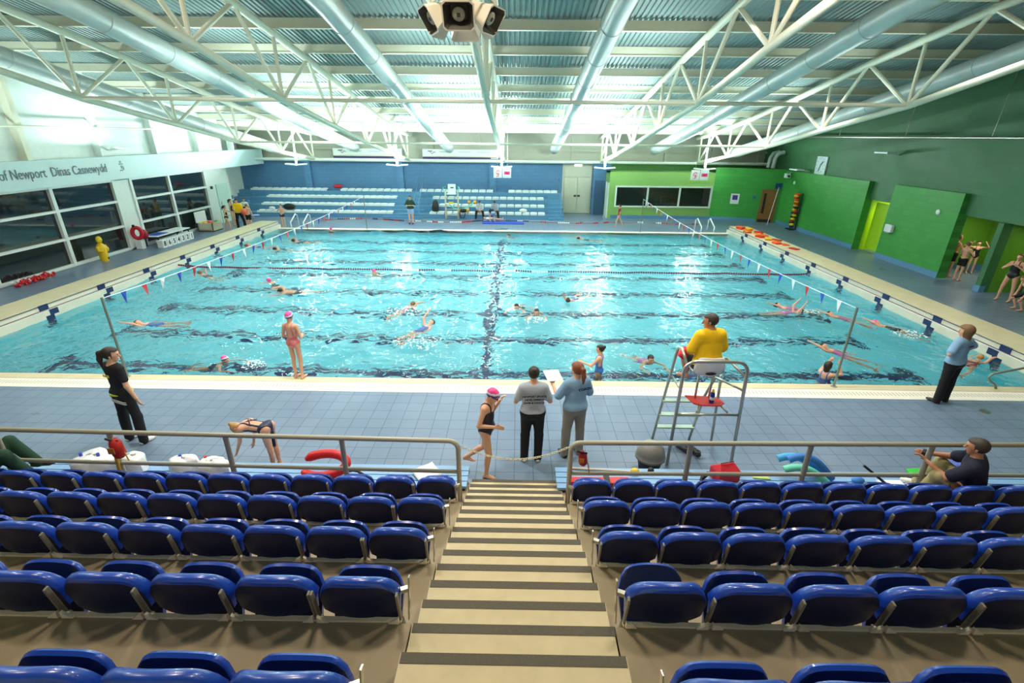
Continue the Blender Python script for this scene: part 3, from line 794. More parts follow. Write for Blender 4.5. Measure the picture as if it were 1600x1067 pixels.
for (x, lab) in ((-4.0, 'small pair of goggles and pink cap on the bench below the bending girl'),):
    t = thing('swim_goggles', lab, 'goggles', (x, 5.55, BZ))
    b = MB(); b.blob((x - 0.03, 5.55, BZ + 0.03), (0.03, 0.02, 0.022)); b.build('goggle_lens', m_black, t, smooth=True)
    b = MB(); b.blob((x - 0.12, 5.55, BZ + 0.03), (0.03, 0.02, 0.022)); b.build('goggle_lens', m_black, t, smooth=True)
    b = MB(); b.blob((x + 0.12, 5.56, BZ + 0.045), (0.07, 0.05, 0.04)); b.build('rubber_cap', m_pink, t, smooth=True)
# right bench
t = thing('rescue_board', 'flat red rescue board lying along the right bench near the stairs', 'rescue board', (1.2, 5.56, BZ))
b = MB(); b.prism([(0.78, 5.50), (1.6, 5.48), (1.68, 5.56), (1.6, 5.64), (0.78, 5.62)], BZ + 0.0, BZ + 0.075); b.build('board', m_red, t, bevel=0.02)
b = MB(); b.box(1.26, 1.34, 5.475, 5.65, BZ - 0.0, BZ + 0.08); b.build('handle_strap', m_black, t)
b = MB(); b.blob((1.69, 5.56, BZ + 0.05), (0.035, 0.035, 0.04)); b.build('yellow_buckle', m_yellow, t, smooth=True)
t = thing('reach_pole', 'thin pale reaching pole with yellow tip on the right bench', 'pole', (0.8, 5.85, BZ))
b = MB(); b.tube([(0.78, 5.88, BZ + 0.02), (1.72, 5.80, BZ + 0.03)], 0.016, 8); b.build('pole_shaft', M('pale_pole', (206, 190, 168), 0.4), t, smooth=True)
b = MB(); b.blob((1.74, 5.79, BZ + 0.05), (0.065, 0.05, 0.045)); b.build('pole_tip', m_yellow, t, smooth=True)
b = MB(); b.lathe([(0.045, 0), (0.045, 0.05), (0.035, 0.075), (0.015, 0.085)], 16, Matrix.Translation((1.98, 5.82, BZ))); b.build('stop_watch', m_black, smooth=True)
tag(bpy.data.objects['stop_watch'], 'small round black stopwatch on the bench beside the yellow pole tip', 'stopwatch')
b = MB(); b.tube([(1.9, 5.52, BZ + 0.015), (3.1, 5.50, BZ + 0.012)], 0.012, 8)
tag(b.build('white_rod', M('pale_rod', (200, 210, 206), 0.4), smooth=True), 'long thin pale rod lying along the front of the right bench', 'rod')
# red cool bag
t = thing('cool_bag', 'bright red zipped bag with black strap on the right bench', 'bag', (2.98, 5.72, BZ))
T = Matrix.Translation((3.0, 5.72, BZ)) @ Matrix.Rotation(math.radians(14), 4, 'Z')
b = MB(); b.prism([(-0.17, -0.12), (0.17, -0.12), (0.17, 0.12), (-0.17, 0.12)], 0, 0.17, T)
b.add([T @ Vector(p) for p in ((-0.17, -0.12, 0.17), (0.17, -0.12, 0.17), (0.17, 0.12, 0.17), (-0.17, 0.12, 0.17), (-0.11, 0.0, 0.27), (0.12, 0.0, 0.26))], [(0, 1, 5, 4), (2, 3, 4, 5), (1, 2, 5), (3, 0, 4)])
b.build('bag_body', m_redcloth, t, bevel=0.015)
b = MB(); b.tube([T @ Vector(p) for p in ((-0.17, 0, 0.1), (-0.26, 0.02, 0.12), (-0.34, 0.02, 0.05), (-0.36, 0.0, 0.02))], 0.03, 8); b.build('strap', m_black, t, smooth=True)
b = MB(); b.tube([T @ Vector(p) for p in ((-0.10, 0.0, 0.275), (0.0, -0.01, 0.285), (0.11, 0, 0.272))], 0.006, 6); b.build('zip', m_black, t)
b = MB(); b.prism([(3.42, 5.72), (3.66, 5.70), (3.63, 5.79), (3.44, 5.86)], BZ, BZ + 0.02); tag(b.build('yellow_folder', M('pale_yellow_card', (190, 210, 120), 0.6)), 'pale yellow card folder between the red bag and the foam noodles', 'folder')
b = MB(); b.blob((3.52, 5.56, BZ + 0.03), (0.10, 0.06, 0.03)); tag(b.build('crumpled_cap', m_paper, smooth=True), 'crumpled white swim cap at the foot of the foam noodles', 'swim cap')
# noodles
for i, (mt, nm, off) in enumerate(((m_mint, 'mint green', 0.0), (m_bluefoam, 'mid blue', 0.12), (M('sky_foam', (70, 170, 226), 0.6), 'sky blue', 0.06))):
    pts = []
    for q in range(12):
        u = q / 11
        pts.append((3.78 + off + 0.62 * u - 0.02 * i, 5.77 - 0.08 * u + 0.115 * (i - 1), BZ + 0.055 + 0.24 * math.sin(PI * (0.28 + 0.72 * u)) * (1 + 0.35 * (i == 1)) - (0.02 if i == 0 else 0)))
    b = MB(); b.tube(pts, 0.052, 12)
    tag(b.build('foam_noodle', mt, smooth=True), nm + ' foam noodle arched on the right bench', 'foam noodle', 'foam noodles on the right bench')
# clutter further right
b = MB(); b.tube([(4.92, 5.72, BZ + 0.26), (5.22, 5.60, BZ + 0.04)], 0.018, 8); tag(b.build('umbrella', m_black), 'closed slim black umbrella leaning over papers on the right bench', 'umbrella')
b = MB(); b.box(5.16, 5.5, 5.50, 5.72, BZ, BZ + 0.02); tag(b.build('paper_pile', m_paper), 'white papers spread right of the black umbrella', 'papers')
b = MB(); b.blob((4.86, 5.66, BZ + 0.05), (0.09, 0.06, 0.05)); tag(b.build('blue_cloth', m_bluefoam, smooth=True), 'bunched blue cloth left of the black umbrella', 'cloth')
T = Matrix.Translation((5.95, 5.82, BZ + 0.03)) @ Matrix.Rotation(0.12, 4, 'Z') @ Matrix.Rotation(0.15, 4, 'X')
b = MB(); b.prism([(-0.26, -0.1), (0.24, -0.13), (0.26, 0.05), (0.18, 0.13), (-0.24, 0.12)], 0, 0.035, T); tag(b.build('kickboard', m_lgreen, bevel=0.012), 'bright green kickboard lying on the right bench', 'kickboard')
b = MB(); b.box(6.05, 6.3, 5.48, 5.6, BZ, BZ + 0.05); tag(b.build('green_case', m_lgreen, bevel=0.01), 'small green case under the edge of the green kickboard', 'case')
b = MB(); b.blob((6.42, 5.74, BZ + 0.115), (0.16, 0.12, 0.11)); tag(b.build('clear_bag', M('grey_clear_bag', (200, 204, 204), 0.3, vary=0.2, scale=12), smooth=True), 'crumpled translucent bag beside the seated man in navy', 'bag')
t = thing('sports_bag', 'red and blue sports bag right of the seated man in navy', 'bag', (9.2, 5.7, BZ))
b = MB(); b.tube([(8.85, 5.7, BZ + 0.13), (8.95, 5.7, BZ + 0.14), (9.9, 5.7, BZ + 0.14), (10.0, 5.7, BZ + 0.13)], [0.07, 0.14, 0.14, 0.07], 14); b.build('bag_body', m_redcloth, t, smooth=True)
b = MB(); b.tube([(9.15, 5.62, BZ + 0.2), (9.3, 5.6, BZ + 0.32), (9.5, 5.6, BZ + 0.32), (9.62, 5.62, BZ + 0.2)], 0.015, 6); b.build('strap', m_royal, t, smooth=True)

# ---- pool robot: grey dome on a dark base
t = thing('litter_bin', 'grey dome-topped bin with dark base on the pool deck by the lifeguard chair', 'bin', (2.14, 6.42, 0))
b = MB(); b.lathe([(0.14, 0), (0.16, 0.03), (0.19, 0.2), (0.2, 0.25)], 28, Matrix.Translation((2.14, 6.42, 0))); b.build('bin_base', M('dark_grey_base', (40, 40, 46), 0.5), t, smooth=True)
prof = [(0.215, 0.23), (0.235, 0.25), (0.235, 0.28), (0.22, 0.295)] + [(0.222 * math.cos(a), 0.295 + 0.24 * math.sin(a)) for a in (0.2, 0.45, 0.7, 0.95, 1.2, 1.4, 1.54)]
b = MB(); b.lathe(prof, 28, Matrix.Translation((2.14, 6.42, 0))); b.build('bin_dome', M('grey_dome', (128, 126, 122), 0.4), t, smooth=True)
# shoes under the chair
for dx, dy, rz, n in ((2.84, 6.95, 0.5, 'left'), (3.02, 6.86, 0.2, 'right')):
    t = thing('shoe', 'black trainer, %s one of the pair under the lifeguard chair' % n, 'shoe', (dx, dy, 0), 'black trainers under the chair')
    T = Matrix.Translation((dx, dy, 0)) @ Matrix.Rotation(rz, 4, 'Z')
    b = MB(); b.tube([T @ Vector(p) for p in ((0, -0.13, 0.05), (0, -0.1, 0.06), (0, 0.0, 0.06), (0, 0.09, 0.045), (0, 0.15, 0.035))], [0.035, 0.05, 0.048, 0.045, 0.025], 12); b.build('shoe_upper', m_black, t, smooth=True)
    b = MB(); b.tube([T @ Vector((0.035 * math.cos(q), -0.08 + 0.04 * math.sin(q), 0.105)) for q in np.linspace(0, 2 * PI, 9)[:-1]], 0.012, 6, closed=True); b.build('shoe_collar', M('grey_lining', (70, 70, 74), 0.7), t, smooth=True)

# ---- lifeguard chair
def lifeguard_chair():
    t = thing('lifeguard_chair', 'tall stainless lifeguard chair with white seat beside the pool, man in yellow on it', 'lifeguard chair', (2.95, 6.9, 0))
    def tb(name, pts, r=0.024, mt=m_steel, par=t):
        b = MB(); b.tube(pts, r, 10); return b.build(name, mt, par, smooth='all')
    # near hoop
    y = 6.55; xa, xb = 2.50, 3.44; zt = 1.85; R_ = 0.17
    L_ = [(xa - 0.03, y, 0), (xa, y, zt - R_)] + [(xa + R_ * (1 - math.cos(q)), y, zt - R_ + R_ * math.sin(q)) for q in (0.4, 0.8, 1.2, 1.57)]
    R2 = [(xb - R_ * (1 - math.cos(q)), y, zt - R_ + R_ * math.sin(q)) for q in (1.57, 1.2, 0.8, 0.4)] + [(xb, y, zt - R_), (xb + 0.06, y, 0)]
    tb('rear_hoop', L_ + R2, 0.026)
    tb('crossbar', [(xa, y, 0.95), (xb, y, 0.95)], 0.02)
    # front ladder legs rising from the pool side
    tb('ladder_rail', [(2.42, 7.28, 0), (2.50, 6.95, 1.86), (2.51, 6.90, 1.93), (2.53, 6.82, 1.93), (2.56, 6.6, 1.75)], 0.023)
    tb('ladder_rail', [(3.06, 7.28, 0), (3.12, 7.12, 0.95), (3.18, 7.0, 1.35)], 0.023)
    for z, xe in ((0.30, 3.08), (0.58, 3.12), (0.88, 3.14)):
        yy = 7.28 - 0.2 * z; b = MB(); b.box(2.44, xe, yy - 0.05, yy + 0.05, z - 0.012, z + 0.012); b.build('ladder_step', M('pale_step_grip', (176, 204, 186), 0.6), t)
    tb('crossbar', [(2.5, 6.55, 1.38), (2.5, 7.0, 1.38)], 0.018); tb('crossbar', [(3.44, 6.55, 1.38), (3.2, 7.02, 1.36)], 0.018)
    tb('front_leg', [(3.42, 7.2, 0), (3.30, 7.05, 1.38)], 0.023)
    tb('arm_rail', [(3.42, 6.58, 1.62), (3.30, 6.95, 1.72), (3.22, 7.15, 1.62)], 0.02)
    tb('seat_post', [(2.88, 6.9, 0.96), (2.88, 6.9, 1.46)], 0.018); tb('seat_post', [(3.1, 6.9, 0.96), (3.1, 6.9, 1.46)], 0.018)
    tb('shelf_arm', [(2.82, 6.6, 0.96), (2.95, 6.85, 1.02)], 0.016); tb('shelf_arm', [(3.3, 6.6, 0.96), (3.2, 6.85, 1.02)], 0.016)
    # white tub seat
    s = MB()
    def P(i, j):
        u = -1 + 2 * i / 12; v = j / 9
        if v < 0.5: q = v * 2; yy = 7.12 - 0.36 * q; z = 1.50 + 0.03 * u * u - 0.02 * math.sin(q * PI)
        else:
            q = (v - 0.5) * 2; yy = 6.76 - 0.05 * q + 0.07 * u * u; z = 1.50 + 0.33 * q - 0.03 * u ** 4 * q
        w = 0.235 - 0.03 * (v > 0.8) - 0.01 * (j == 9)
        return Vector((2.98 + w * u, yy, z + 0.05 * abs(u) ** 3 * (v < 0.6)))
    s.grid(P, 13, 10); s.build('tub_seat', m_whiteplastic, t, solid=0.02, smooth='all')
    g = MB(); g.blob((2.99, 6.735, 1.56), (0.085, 0.018, 0.026)); g.build('seat_slot', m_black, t, smooth=True)
    b = MB(); b.prism([(2.74, 6.98), (2.80, 6.72), (2.92, 6.66), (3.2, 6.66), (3.29, 6.74), (3.27, 6.86), (3.16, 6.95)], 1.03, 1.055); b.build('footrest', M('red_footrest', (214, 60, 58), 0.45), t, bevel=0.008)
    return t
lifeguard_chair()
t = thing('drink_bottle', 'blue sports drink bottle with yellow cap on the red shelf of the chair', 'bottle', (3.08, 6.74, 1.056))
b = MB(); b.lathe([(0.034, 0), (0.036, 0.02), (0.036, 0.15), (0.03, 0.175), (0.02, 0.195)], 16, Matrix.Translation((3.08, 6.74, 1.056))); b.build('bottle_body', M('blue_bottle', (30, 56, 150), 0.25), t, smooth=True)
b = MB(); b.lathe([(0.022, 0.19), (0.022, 0.215), (0.012, 0.24)], 12, Matrix.Translation((3.08, 6.74, 1.056))); b.build('bottle_cap', m_yellow, t, smooth=True)
b = MB(); b.lathe([(0.0368, 0.06), (0.0368, 0.11)], 16, Matrix.Translation((3.08, 6.74, 1.056))); b.build('bottle_label', m_whiteplastic, t, smooth=True)

# ---- backstroke poles and bunting
m_pole = M('grey_green_pole', (130, 140, 128), 0.35, 0.4)
def flags(x, who, skip):
    for y, nm in ((9.33, 'near'), (27.42, 'far')):
        t = thing('flag_pole', 'slim steel backstroke flag pole at the %s pool edge, %s' % (nm, who), 'pole', (x, y, 0.012), 'backstroke flag poles')
        b = MB(); b.tube([(x, y, 0.012), (x, y, 1.8)], 0.024, 10); b.build('pole_tube', m_pole, t, smooth=True)
        b = MB(); b.lathe([(0.06, 0), (0.06, 0.012), (0.03, 0.02)], 14, Matrix.Translation((x, y, 0.0125))); b.build('base_plate', m_steel, t)
    t = thing('bunting', 'line of red, white and blue pennants across the pool, %s' % who, 'bunting', (x, 18.4, 1.6), 'backstroke bunting lines')
    def zz(y):
        u = (y - 9.33) / 18.09; return 1.78 - 0.20 * (1 - (2 * u - 1) ** 2)
    b = MB(); b.tube([(x, 9.36 + 18.03 * q / 30, zz(9.36 + 18.03 * q / 30)) for q in range(31)][0:31], 0.008, 5); b.build('cord', m_whiteplastic, t)
    n = 28; cols = [m_royal, m_red, m_whiteplastic]
    rr = random.Random(int(x * 10))
    for q in range(n):
        y = 9.9 + q * 0.61; z = zz(y); sw = rr.uniform(-0.05, 0.05); w = 0.078
        b = MB(); b.add([(x, y - w, zz(y - w)), (x, y + w, zz(y + w)), (x + sw, y + sw * 0.4, z - 0.27), (x + 0.012, y, z - 0.1)], [(0, 1, 3), (1, 2, 3), (2, 0, 3)])
        b.build('pennant', cols[(q + skip) % 3], t, solid=0.003)
flags(-8.38, 'towards the windows', 0); flags(6.8, 'towards the green wall', 2)

# ---- lane rope in the water
def floats(t, pts, cols, r, spacing, seglen, flat=False):
    pts = [Vector(p) for p in pts]; acc = 0; parts = {}
    d_ = 0; k = 0
    total = sum((pts[i + 1] - pts[i]).length for i in range(len(pts) - 1))
    nseg = min(96, int(total / seglen))
    for sg in range(nseg):
        b = MB(); m = int(seglen / spacing)
        for q in range(m):
            s_ = sg * seglen + q * spacing
            l = s_
            for i in range(len(pts) - 1):
                L_ = (pts[i + 1] - pts[i]).length
                if l <= L_: break
                l -= L_
            dirv = (pts[i + 1] - pts[i]).normalized(); p = pts[i] + dirv * l
            b.tube([p, p + dirv * spacing * 0.62], r, 8)
        c = cols(sg, nseg)
        if c is not None: b.build('float', c, t)
t = thing('lane_rope', 'lane rope of red, blue and white floats across the middle of the pool', 'lane rope', (-13.2, 18.62, 0))
m_dkred = M('dark_red_float', (110, 24, 44), 0.45); m_dkblue = M('dark_blue_float', (34, 48, 96), 0.45)
m_plum = M('plum_float', (84, 36, 74), 0.45)
pts = [(XL + 0.02, 18.62, 0.10), (-12.4, 18.62, 0.03)] + [(-12 + 23 * q / 40, 18.62 + 0.03 * math.sin(q * 1.3), 0.022 + 0.01 * math.sin(q * 2.2)) for q in range(41)] + [(XR - 0.02, 18.62, 0.1)]
b = MB(); b.tube(pts, 0.008, 5); b.build('wire', m_steel, t)
floats(t, pts, lambda s, n: (m_dkred if s / n < 0.2 or s / n > 0.8 else ((m_dkblue if s % 2 else m_whiteplastic) if 0.33 < s / n < 0.66 and s % 3 else m_plum)), 0.036, 0.09, 0.63)
# lane rope laid out along the far deck
t = thing('lane_rope', 'long slack lane rope with red and white floats lying on the far deck', 'lane rope', (-12, 30.1, 0))
fp = [(-12.4, 30.0), (-11.2, 30.6), (-9.6, 31.0), (-8.2, 30.7), (-7.2, 30.4), (-5.6, 30.1), (-4.4, 29.9), (-3.4, 30.0), (-2.4, 30.6), (-1.4, 30.95), (0.6, 30.6), (2.0, 30.35), (3.4, 30.1), (4.6, 30.2), (5.6, 30.6), (7.2, 30.75), (8.6, 30.5), (9.8, 30.2), (11.3, 30.3)]
pts = [(x, y, 0.03) for x, y in fp]
b = MB(); b.tube(pts, 0.014, 5); b.build('wire', M('dull_red_wire', (170, 80, 84), 0.6), t)
rr = random.Random(5)
floats(t, pts, lambda s, n: rr.choice([m_red, m_red, m_whiteplastic, m_dkblue, None, None, None, None]), 0.05, 0.12, 0.36)
# coil at the left windows
t = thing('lane_rope', 'coiled lane rope of red floats on the deck below the left windows', 'lane rope', (-17.0, 16.4, 0))
pts = []
for q in range(64): pts.append((-16.9 + 0.13 * math.cos(q * 0.8) - 0.02, 15.7 + q * 0.024 + 0.12 * math.sin(q * 0.8), 0.05 + 0.05 * (q % 3)))
rr2 = random.Random(9)
floats(t, pts, lambda s, n: rr2.choice([m_red, m_red, m_whiteplastic, m_redcloth]), 0.05, 0.11, 0.22)

# ================================================================= FAR SIDE OF THE HALL
# white bench seats on the blue terraces
m_pad = M('white_seat_pad', (236, 240, 240), 0.45)
def pad_proto():
    t = thing('bench_seat', '', 'seat', (0, 0, 0), 'white seats on the far blue terraces')
    b = MB(); b.grid(lambda i, j: Vector((-0.215 + 0.43 * i / 6, -0.17 + 0.34 * j / 4, 0.10 + 0.02 * math.cos(PI * (i / 6 - 0.5)) + (0.04 if j == 4 else 0))), 7, 5)
    b.box(-0.215, 0.215, -0.18, -0.16, 0.0, 0.12); b.build('seat_shell', m_pad, t, local=True)
    b = MB(); b.box(-0.05, 0.05, -0.05, 0.05, 0.0, 0.10); b.build('seat_bracket', m_terrace, t, local=True)
    return t
pp = pad_proto(); kids(pp); first = True
rows_p = {3: [(394, 513, 11), (533, 645, 10), (656, 771, 10), (794, 871, 7)], 2: [(419, 621, 19), (676, 850, 15)], 1: [(411, 617, 19), (674, 851, 15)], 0: [(404, 615, 19), (671, 852, 15)]}
rn = ['front', 'second', 'third', 'top']
for r_, segs in rows_p.items():
    y = ty[r_] + 0.20
    for si, (xa, xb2, n) in enumerate(segs):
        A_ = px(xa, {3: 299, 2: 309, 1: 321, 0: 332}[r_], Y=y).x; B_ = px(xb2, {3: 299, 2: 309, 1: 321, 0: 332}[r_], Y=y).x
        w = (B_ - A_) / n
        for i in range(n):
            p = (A_ + w * (i + 0.5), y, tz[r_] + 0.002)
            o = pp if first else dup(pp, p)
            o.location = p; first = False
            blk = (['far left', 'left middle', 'right middle', 'far right'] if r_ == 3 else ['left', 'right'])[si]
            o['label'] = 'white seat on the far terraces, %s row, %s block, %s from its left end' % (rn[r_], blk, ORD[i])
            o['group'] = 'white seats on the far blue terraces'
# handrails of the far aisles
for xx, ya, yb_, lab in ((645, 31.3, 33.9, 'beside the standing man in green'), (877, 31.3, 33.9, 'beside the cream double doors')):
    p0 = px(xx, 318, Y=ya)
    t = thing('handrail', 'thin steel handrail up the far terrace steps ' + lab, 'handrail', (p0.x, ya, 0))
    for dx in (0.0, 0.35) if xx == 645 else (0.0,):
        b = MB(); b.tube([(p0.x + dx, ya, 0.3 if xx == 645 else 0), (p0.x + dx, ya, 0.95), (p0.x + dx, yb_, 2.3), (p0.x + dx, yb_, 1.4)], 0.022, 8); b.build('rail_tube', M('pale_steel_blue', (126, 160, 180), 0.35), t, smooth='all')
# banners high on the far wall
m_ban = M('white_banner_vinyl', (214, 222, 216), 0.5); m_purple = M('purple_banner_strip', (52, 30, 96), 0.5); m_gold = M('gold_line', (206, 180, 110), 0.5)
for x0, x1, lab in ((520, 628, 'left of the two white banners with purple strip under the far roof'), (660, 780, 'right of the two white banners with purple strip under the far roof')):
    a = px(x0, 242, Y=34.1).x; c = px(x1, 242, Y=34.1).x
    t = thing('banner', lab, 'banner', ((a + c) / 2, 34.19, 3.42))
    b = MB(); b.box(a, c, 34.17, 34.2, 3.56, 4.02); b.build('banner_sheet', m_ban, t)
    b = MB(); b.box(a, c, 34.165, 34.2, 3.42, 3.55); b.build('banner_strip', m_purple, t)
    b = MB(); b.tube([(a + (c - a) * q / 10, 34.155, 3.56 + 0.04 * math.sin(q / 3.2 + 0.4)) for q in range(11)], 0.014, 5); b.build('banner_swoosh', m_gold, t)
    b = MB(); b.tube([(a + 0.5, 34.155, 3.85), (a + 0.62, 34.155, 3.74), (a + 0.75, 34.155, 3.86), (a + 0.85, 34.155, 3.82)], 0.02, 5); b.build('banner_bird', M('maroon_mark', (150, 60, 80), 0.5), t)
    b = MB(); b.box(a + 0.35, a + 0.65, 34.15, 34.17, 3.88, 3.93); b.build('banner_mark', m_purple, t)
    for q in range(3):
        b = MB(); b.box(a + 1.1 + q * 1.25, a + 1.9 + q * 1.25, 34.155, 34.17, 3.84, 3.88); b.build('banner_text_line', M('faint_grey_text', (160, 168, 168), 0.5), t)
    b = MB(); b.box(c - 0.55, c - 0.05, 34.15, 34.165, 3.47, 3.52); b.build('banner_badge', m_paper, t)
# pendant uplighters
m_lum = M('white_luminaire', (232, 240, 238), 0.4)
for i, (x, yy, z, w) in enumerate(((-13.4, 31.2, 3.16, 'above the left end of the far deck'), (-7.3, 31.2, 3.18, 'above the standing man in green'), (-1.0, 31.2, 3.14, 'above the left hanging number board'), (5.2, 31.2, 3.14, 'above the left end of the green office'), (11.2, 31.2, 3.14, 'above the right end of the green office'))):
    t = thing('hanging_light', 'flat white two-winged hanging uplighter ' + w, 'light', (x, yy, z + 1.0), 'hanging uplighters at the far end')
    for s in (-1, 1):
        b = MB(); T = Matrix.Translation((x + s * 0.33, yy, z)) @ Matrix.Rotation(-s * 0.08, 4, 'Y')
        b.prism([(-0.3, -0.16), (0.3, -0.12), (0.3, 0.12), (-0.3, 0.16)][::1], -0.03, 0.04, T); b.build('light_wing', m_lum, t, bevel=0.01)
    b = MB(); b.tube([(x, yy, z + 0.02), (x, yy, ztop(31.2) + 0.43)], 0.05, 10); b.build('stem', m_lum, t, smooth=True)
    b = MB(); b.lathe([(0.06, 0), (0.10, 0.03), (0.06, 0.07)], 12, Matrix.Translation((x, yy, z - 0.07))); b.build('hub', m_lum, t, smooth=True)
# number boards hanging below
for x, lab in ((-0.95, 'left hanging white board with red figure and red number box'), (10.85, 'right hanging white board with red figure and red number box, by the office')):
    y = 30.9; z = 2.82
    t = thing('hanging_sign', lab, 'sign', (x, y, z + 0.6))
    for s in (-1, 1):
        b = MB(); b.box(x + s * 0.27 - 0.25, x + s * 0.27 + 0.25, y - 0.02, y + 0.02, z - 0.28, z + 0.28); b.build('sign_panel', m_paper, t)
    b = MB(); b.box(x + 0.10, x + 0.45, y - 0.03, y - 0.021, z - 0.09, z + 0.09); b.build('red_box', m_pink, t)
    b = MB(); b.box(x + 0.2, x + 0.35, y - 0.034, y - 0.031, z - 0.05, z + 0.03); b.build('box_mark', m_red, t)
    b = MB(); b.tube([(x - 0.27 + 0.11 * math.cos(q), y - 0.03, z + 0.03 + 0.11 * math.sin(q)) for q in np.linspace(0.3, 5.6, 10)], 0.022, 6)
    b.tube([(x - 0.27, y - 0.03, z + 0.02), (x - 0.22, y - 0.03, z - 0.16), (x - 0.36, y - 0.03, z - 0.2)], 0.022, 6); b.build('red_figure', M('salmon_red', (236, 90, 100), 0.5), t)
    b = MB(); b.tube([(x - 0.3, y, z + 0.28), (x - 0.3, y, ztop(y) + 0.43)], 0.008, 5); b.tube([(x + 0.3, y, z + 0.28), (x + 0.3, y, ztop(y) + 0.43)], 0.008, 5); b.build('hanging_wire', m_steel, t)
# lit sign above the double doors
b = MB(); b.box(3.72, 4.22, 34.3, 34.4, 3.05, 3.2); tag(b.build('exit_light', M('lit_sign_face', (245, 245, 230), 0.4, emis=1.2)), 'small lit sign box above the cream double doors', 'sign')

# loudspeaker cluster
def cluster():
    c = px(722, 24, Y=7.3); cx, cy, cz = c
    t = thing('speaker_cluster', 'cluster of cream horn loudspeakers hung under the roof ahead of the stairs', 'loudspeakers', (cx, cy, cz + 0.5))
    m_sp = M('cream_speaker_shell', (220, 212, 196), 0.45); m_in = M('dark_horn_inside', (60, 58, 50), 0.6); m_cone = M('grey_horn_plug', (170, 164, 146), 0.5)
    b = MB()
    for q in range(6):
        a = q * PI / 3 + PI / 6; a2 = a + PI / 3; r = 0.50
        b.tube([(cx + r * math.cos(a), cy + r * math.sin(a), cz + 0.17), (cx + r * math.cos(a2), cy + r * math.sin(a2), cz + 0.17)], 0.022, 6)
        b.tube([(cx + r * math.cos(a), cy + r * math.sin(a), cz + 0.17), (cx + 0.12 * math.cos(a), cy + 0.12 * math.sin(a), cz + 0.42)], 0.016, 6)
    b.tube([(cx, cy, cz + 0.1), (cx, cy, ztop(cy) + 0.3)], 0.05, 10); b.build('hanging_frame', m_sp, t)
    for az in (-90, -25, -155, 25, 155, 90):
        for_ = math.radians(az); tilt = math.radians(32)
        d = Vector((math.cos(for_) * math.cos(tilt), math.sin(for_) * math.cos(tilt), -math.sin(tilt)))
        sd = Vector((-math.sin(for_), math.cos(for_), 0)); upv = d.cross(sd) * -1
        if upv.z < 0: upv = -upv
        o = Vector((cx, cy, cz)) + Vector((math.cos(for_), math.sin(for_), 0)) * 0.30
        def oct_(p, w, h):
            k = 0.78
            return [p + sd * (w * a_) + upv * (h * b_) for a_, b_ in ((-1, -k), (-k, -1), (k, -1), (1, -k), (1, k), (k, 1), (-k, 1), (-1, k))]
        hn = MB(); secs = [oct_(o - d * 0.16, 0.07, 0.07), oct_(o - d * 0.02, 0.11, 0.10), oct_(o + d * 0.16, 0.185, 0.155), oct_(o + d * 0.18, 0.195, 0.165), oct_(o + d * 0.18, 0.178, 0.148)]
        for i in range(4):
            n = len(hn.v); hn.v += [tuple(p) for p in secs[i]] + [tuple(p) for p in secs[i + 1]]
            for k in range(8): hn.f.append((n + k, n + (k + 1) % 8, n + 8 + (k + 1) % 8, n + 8 + k)); hn.m.append(0)
        hn.add(secs[0], [tuple(range(7, -1, -1))])
        s_ = hn.build('horn_shell', m_sp, t)
        ins = MB(); n = 0; s2 = [oct_(o + d * 0.18, 0.178, 0.148), oct_(o + d * 0.05, 0.10, 0.09)]
        ins.v += [tuple(p) for p in s2[0]] + [tuple(p) for p in s2[1]]
        for k in range(8): ins.f.append((k, (k + 1) % 8, 8 + (k + 1) % 8, 8 + k)); ins.m.append(0)
        ins.f.append(tuple(range(8, 16))); ins.m.append(0)
        i_ = ins.build('horn_mouth', m_in, s_)
        q = Matrix.Translation(o + d * 0.10) @ d.to_track_quat('Z', 'Y').to_matrix().to_4x4()
        pl = MB(); pl.lathe([(0.075, 0), (0.078, 0.03), (0.06, 0.045)], 20, q); pl.build('horn_plug', m_cone, s_, smooth=True)
        pk = MB(); pk.box(-0.022, 0.022, -0.022, 0.022, 0.044, 0.05, q); pk.build('horn_plug_centre', m_in, s_)
cluster()

# far lifeguard chair
t = thing('lifeguard_chair', 'far white lifeguard chair standing empty before the blue terraces', 'lifeguard chair', (-4.05, 30.9, 0))
def tb(pts, nm, r=0.03, mt=M('pale_frame_paint', (206, 200, 176), 0.4)):
    b = MB(); b.tube(pts, r, 8); b.build(nm, mt, t, smooth='all')
for x in (-4.42, -3.66):
    tb([(x, 30.55, 0), (x, 30.7, 1.75)], 'front_leg'); tb([(x, 31.1, 0), (x, 31.0, 1.75)], 'rear_leg')
    tb([(x, 30.65, 1.6), (x + (0.12 if x > -4 else -0.12), 30.75, 1.95), (x, 31.05, 2.0), (x, 31.1, 1.5)], 'arm_rail', 0.022, m_mint)
for z in (0.35, 0.7, 1.05, 1.4): tb([(-4.42, 30.58 + z * 0.08, z), (-3.66, 30.58 + z * 0.08, z)], 'rung', 0.022)
b = MB(); b.box(-4.32, -3.76, 30.6, 31.0, 1.56, 1.62); b.box(-4.28, -3.80, 31.0, 31.05, 1.6, 2.14); b.build('chair_seat', m_whiteplastic, t, bevel=0.02)
b = MB(); b.box(-4.12, -3.92, 30.985, 30.999, 1.9, 1.96); b.build('seat_slot', m_black, t)
b = MB(); b.box(-4.36, -3.72, 30.45, 30.66, 1.02, 1.06); b.build('footrest', m_whiteplastic, t)
b = MB(); b.box(-4.2, -3.9, 30.45, 30.6, 1.062, 1.15); tag(b.build('folded_towel', m_yellow, bevel=0.02), 'folded yellow towel on the footrest of the far lifeguard chair', 'towel')
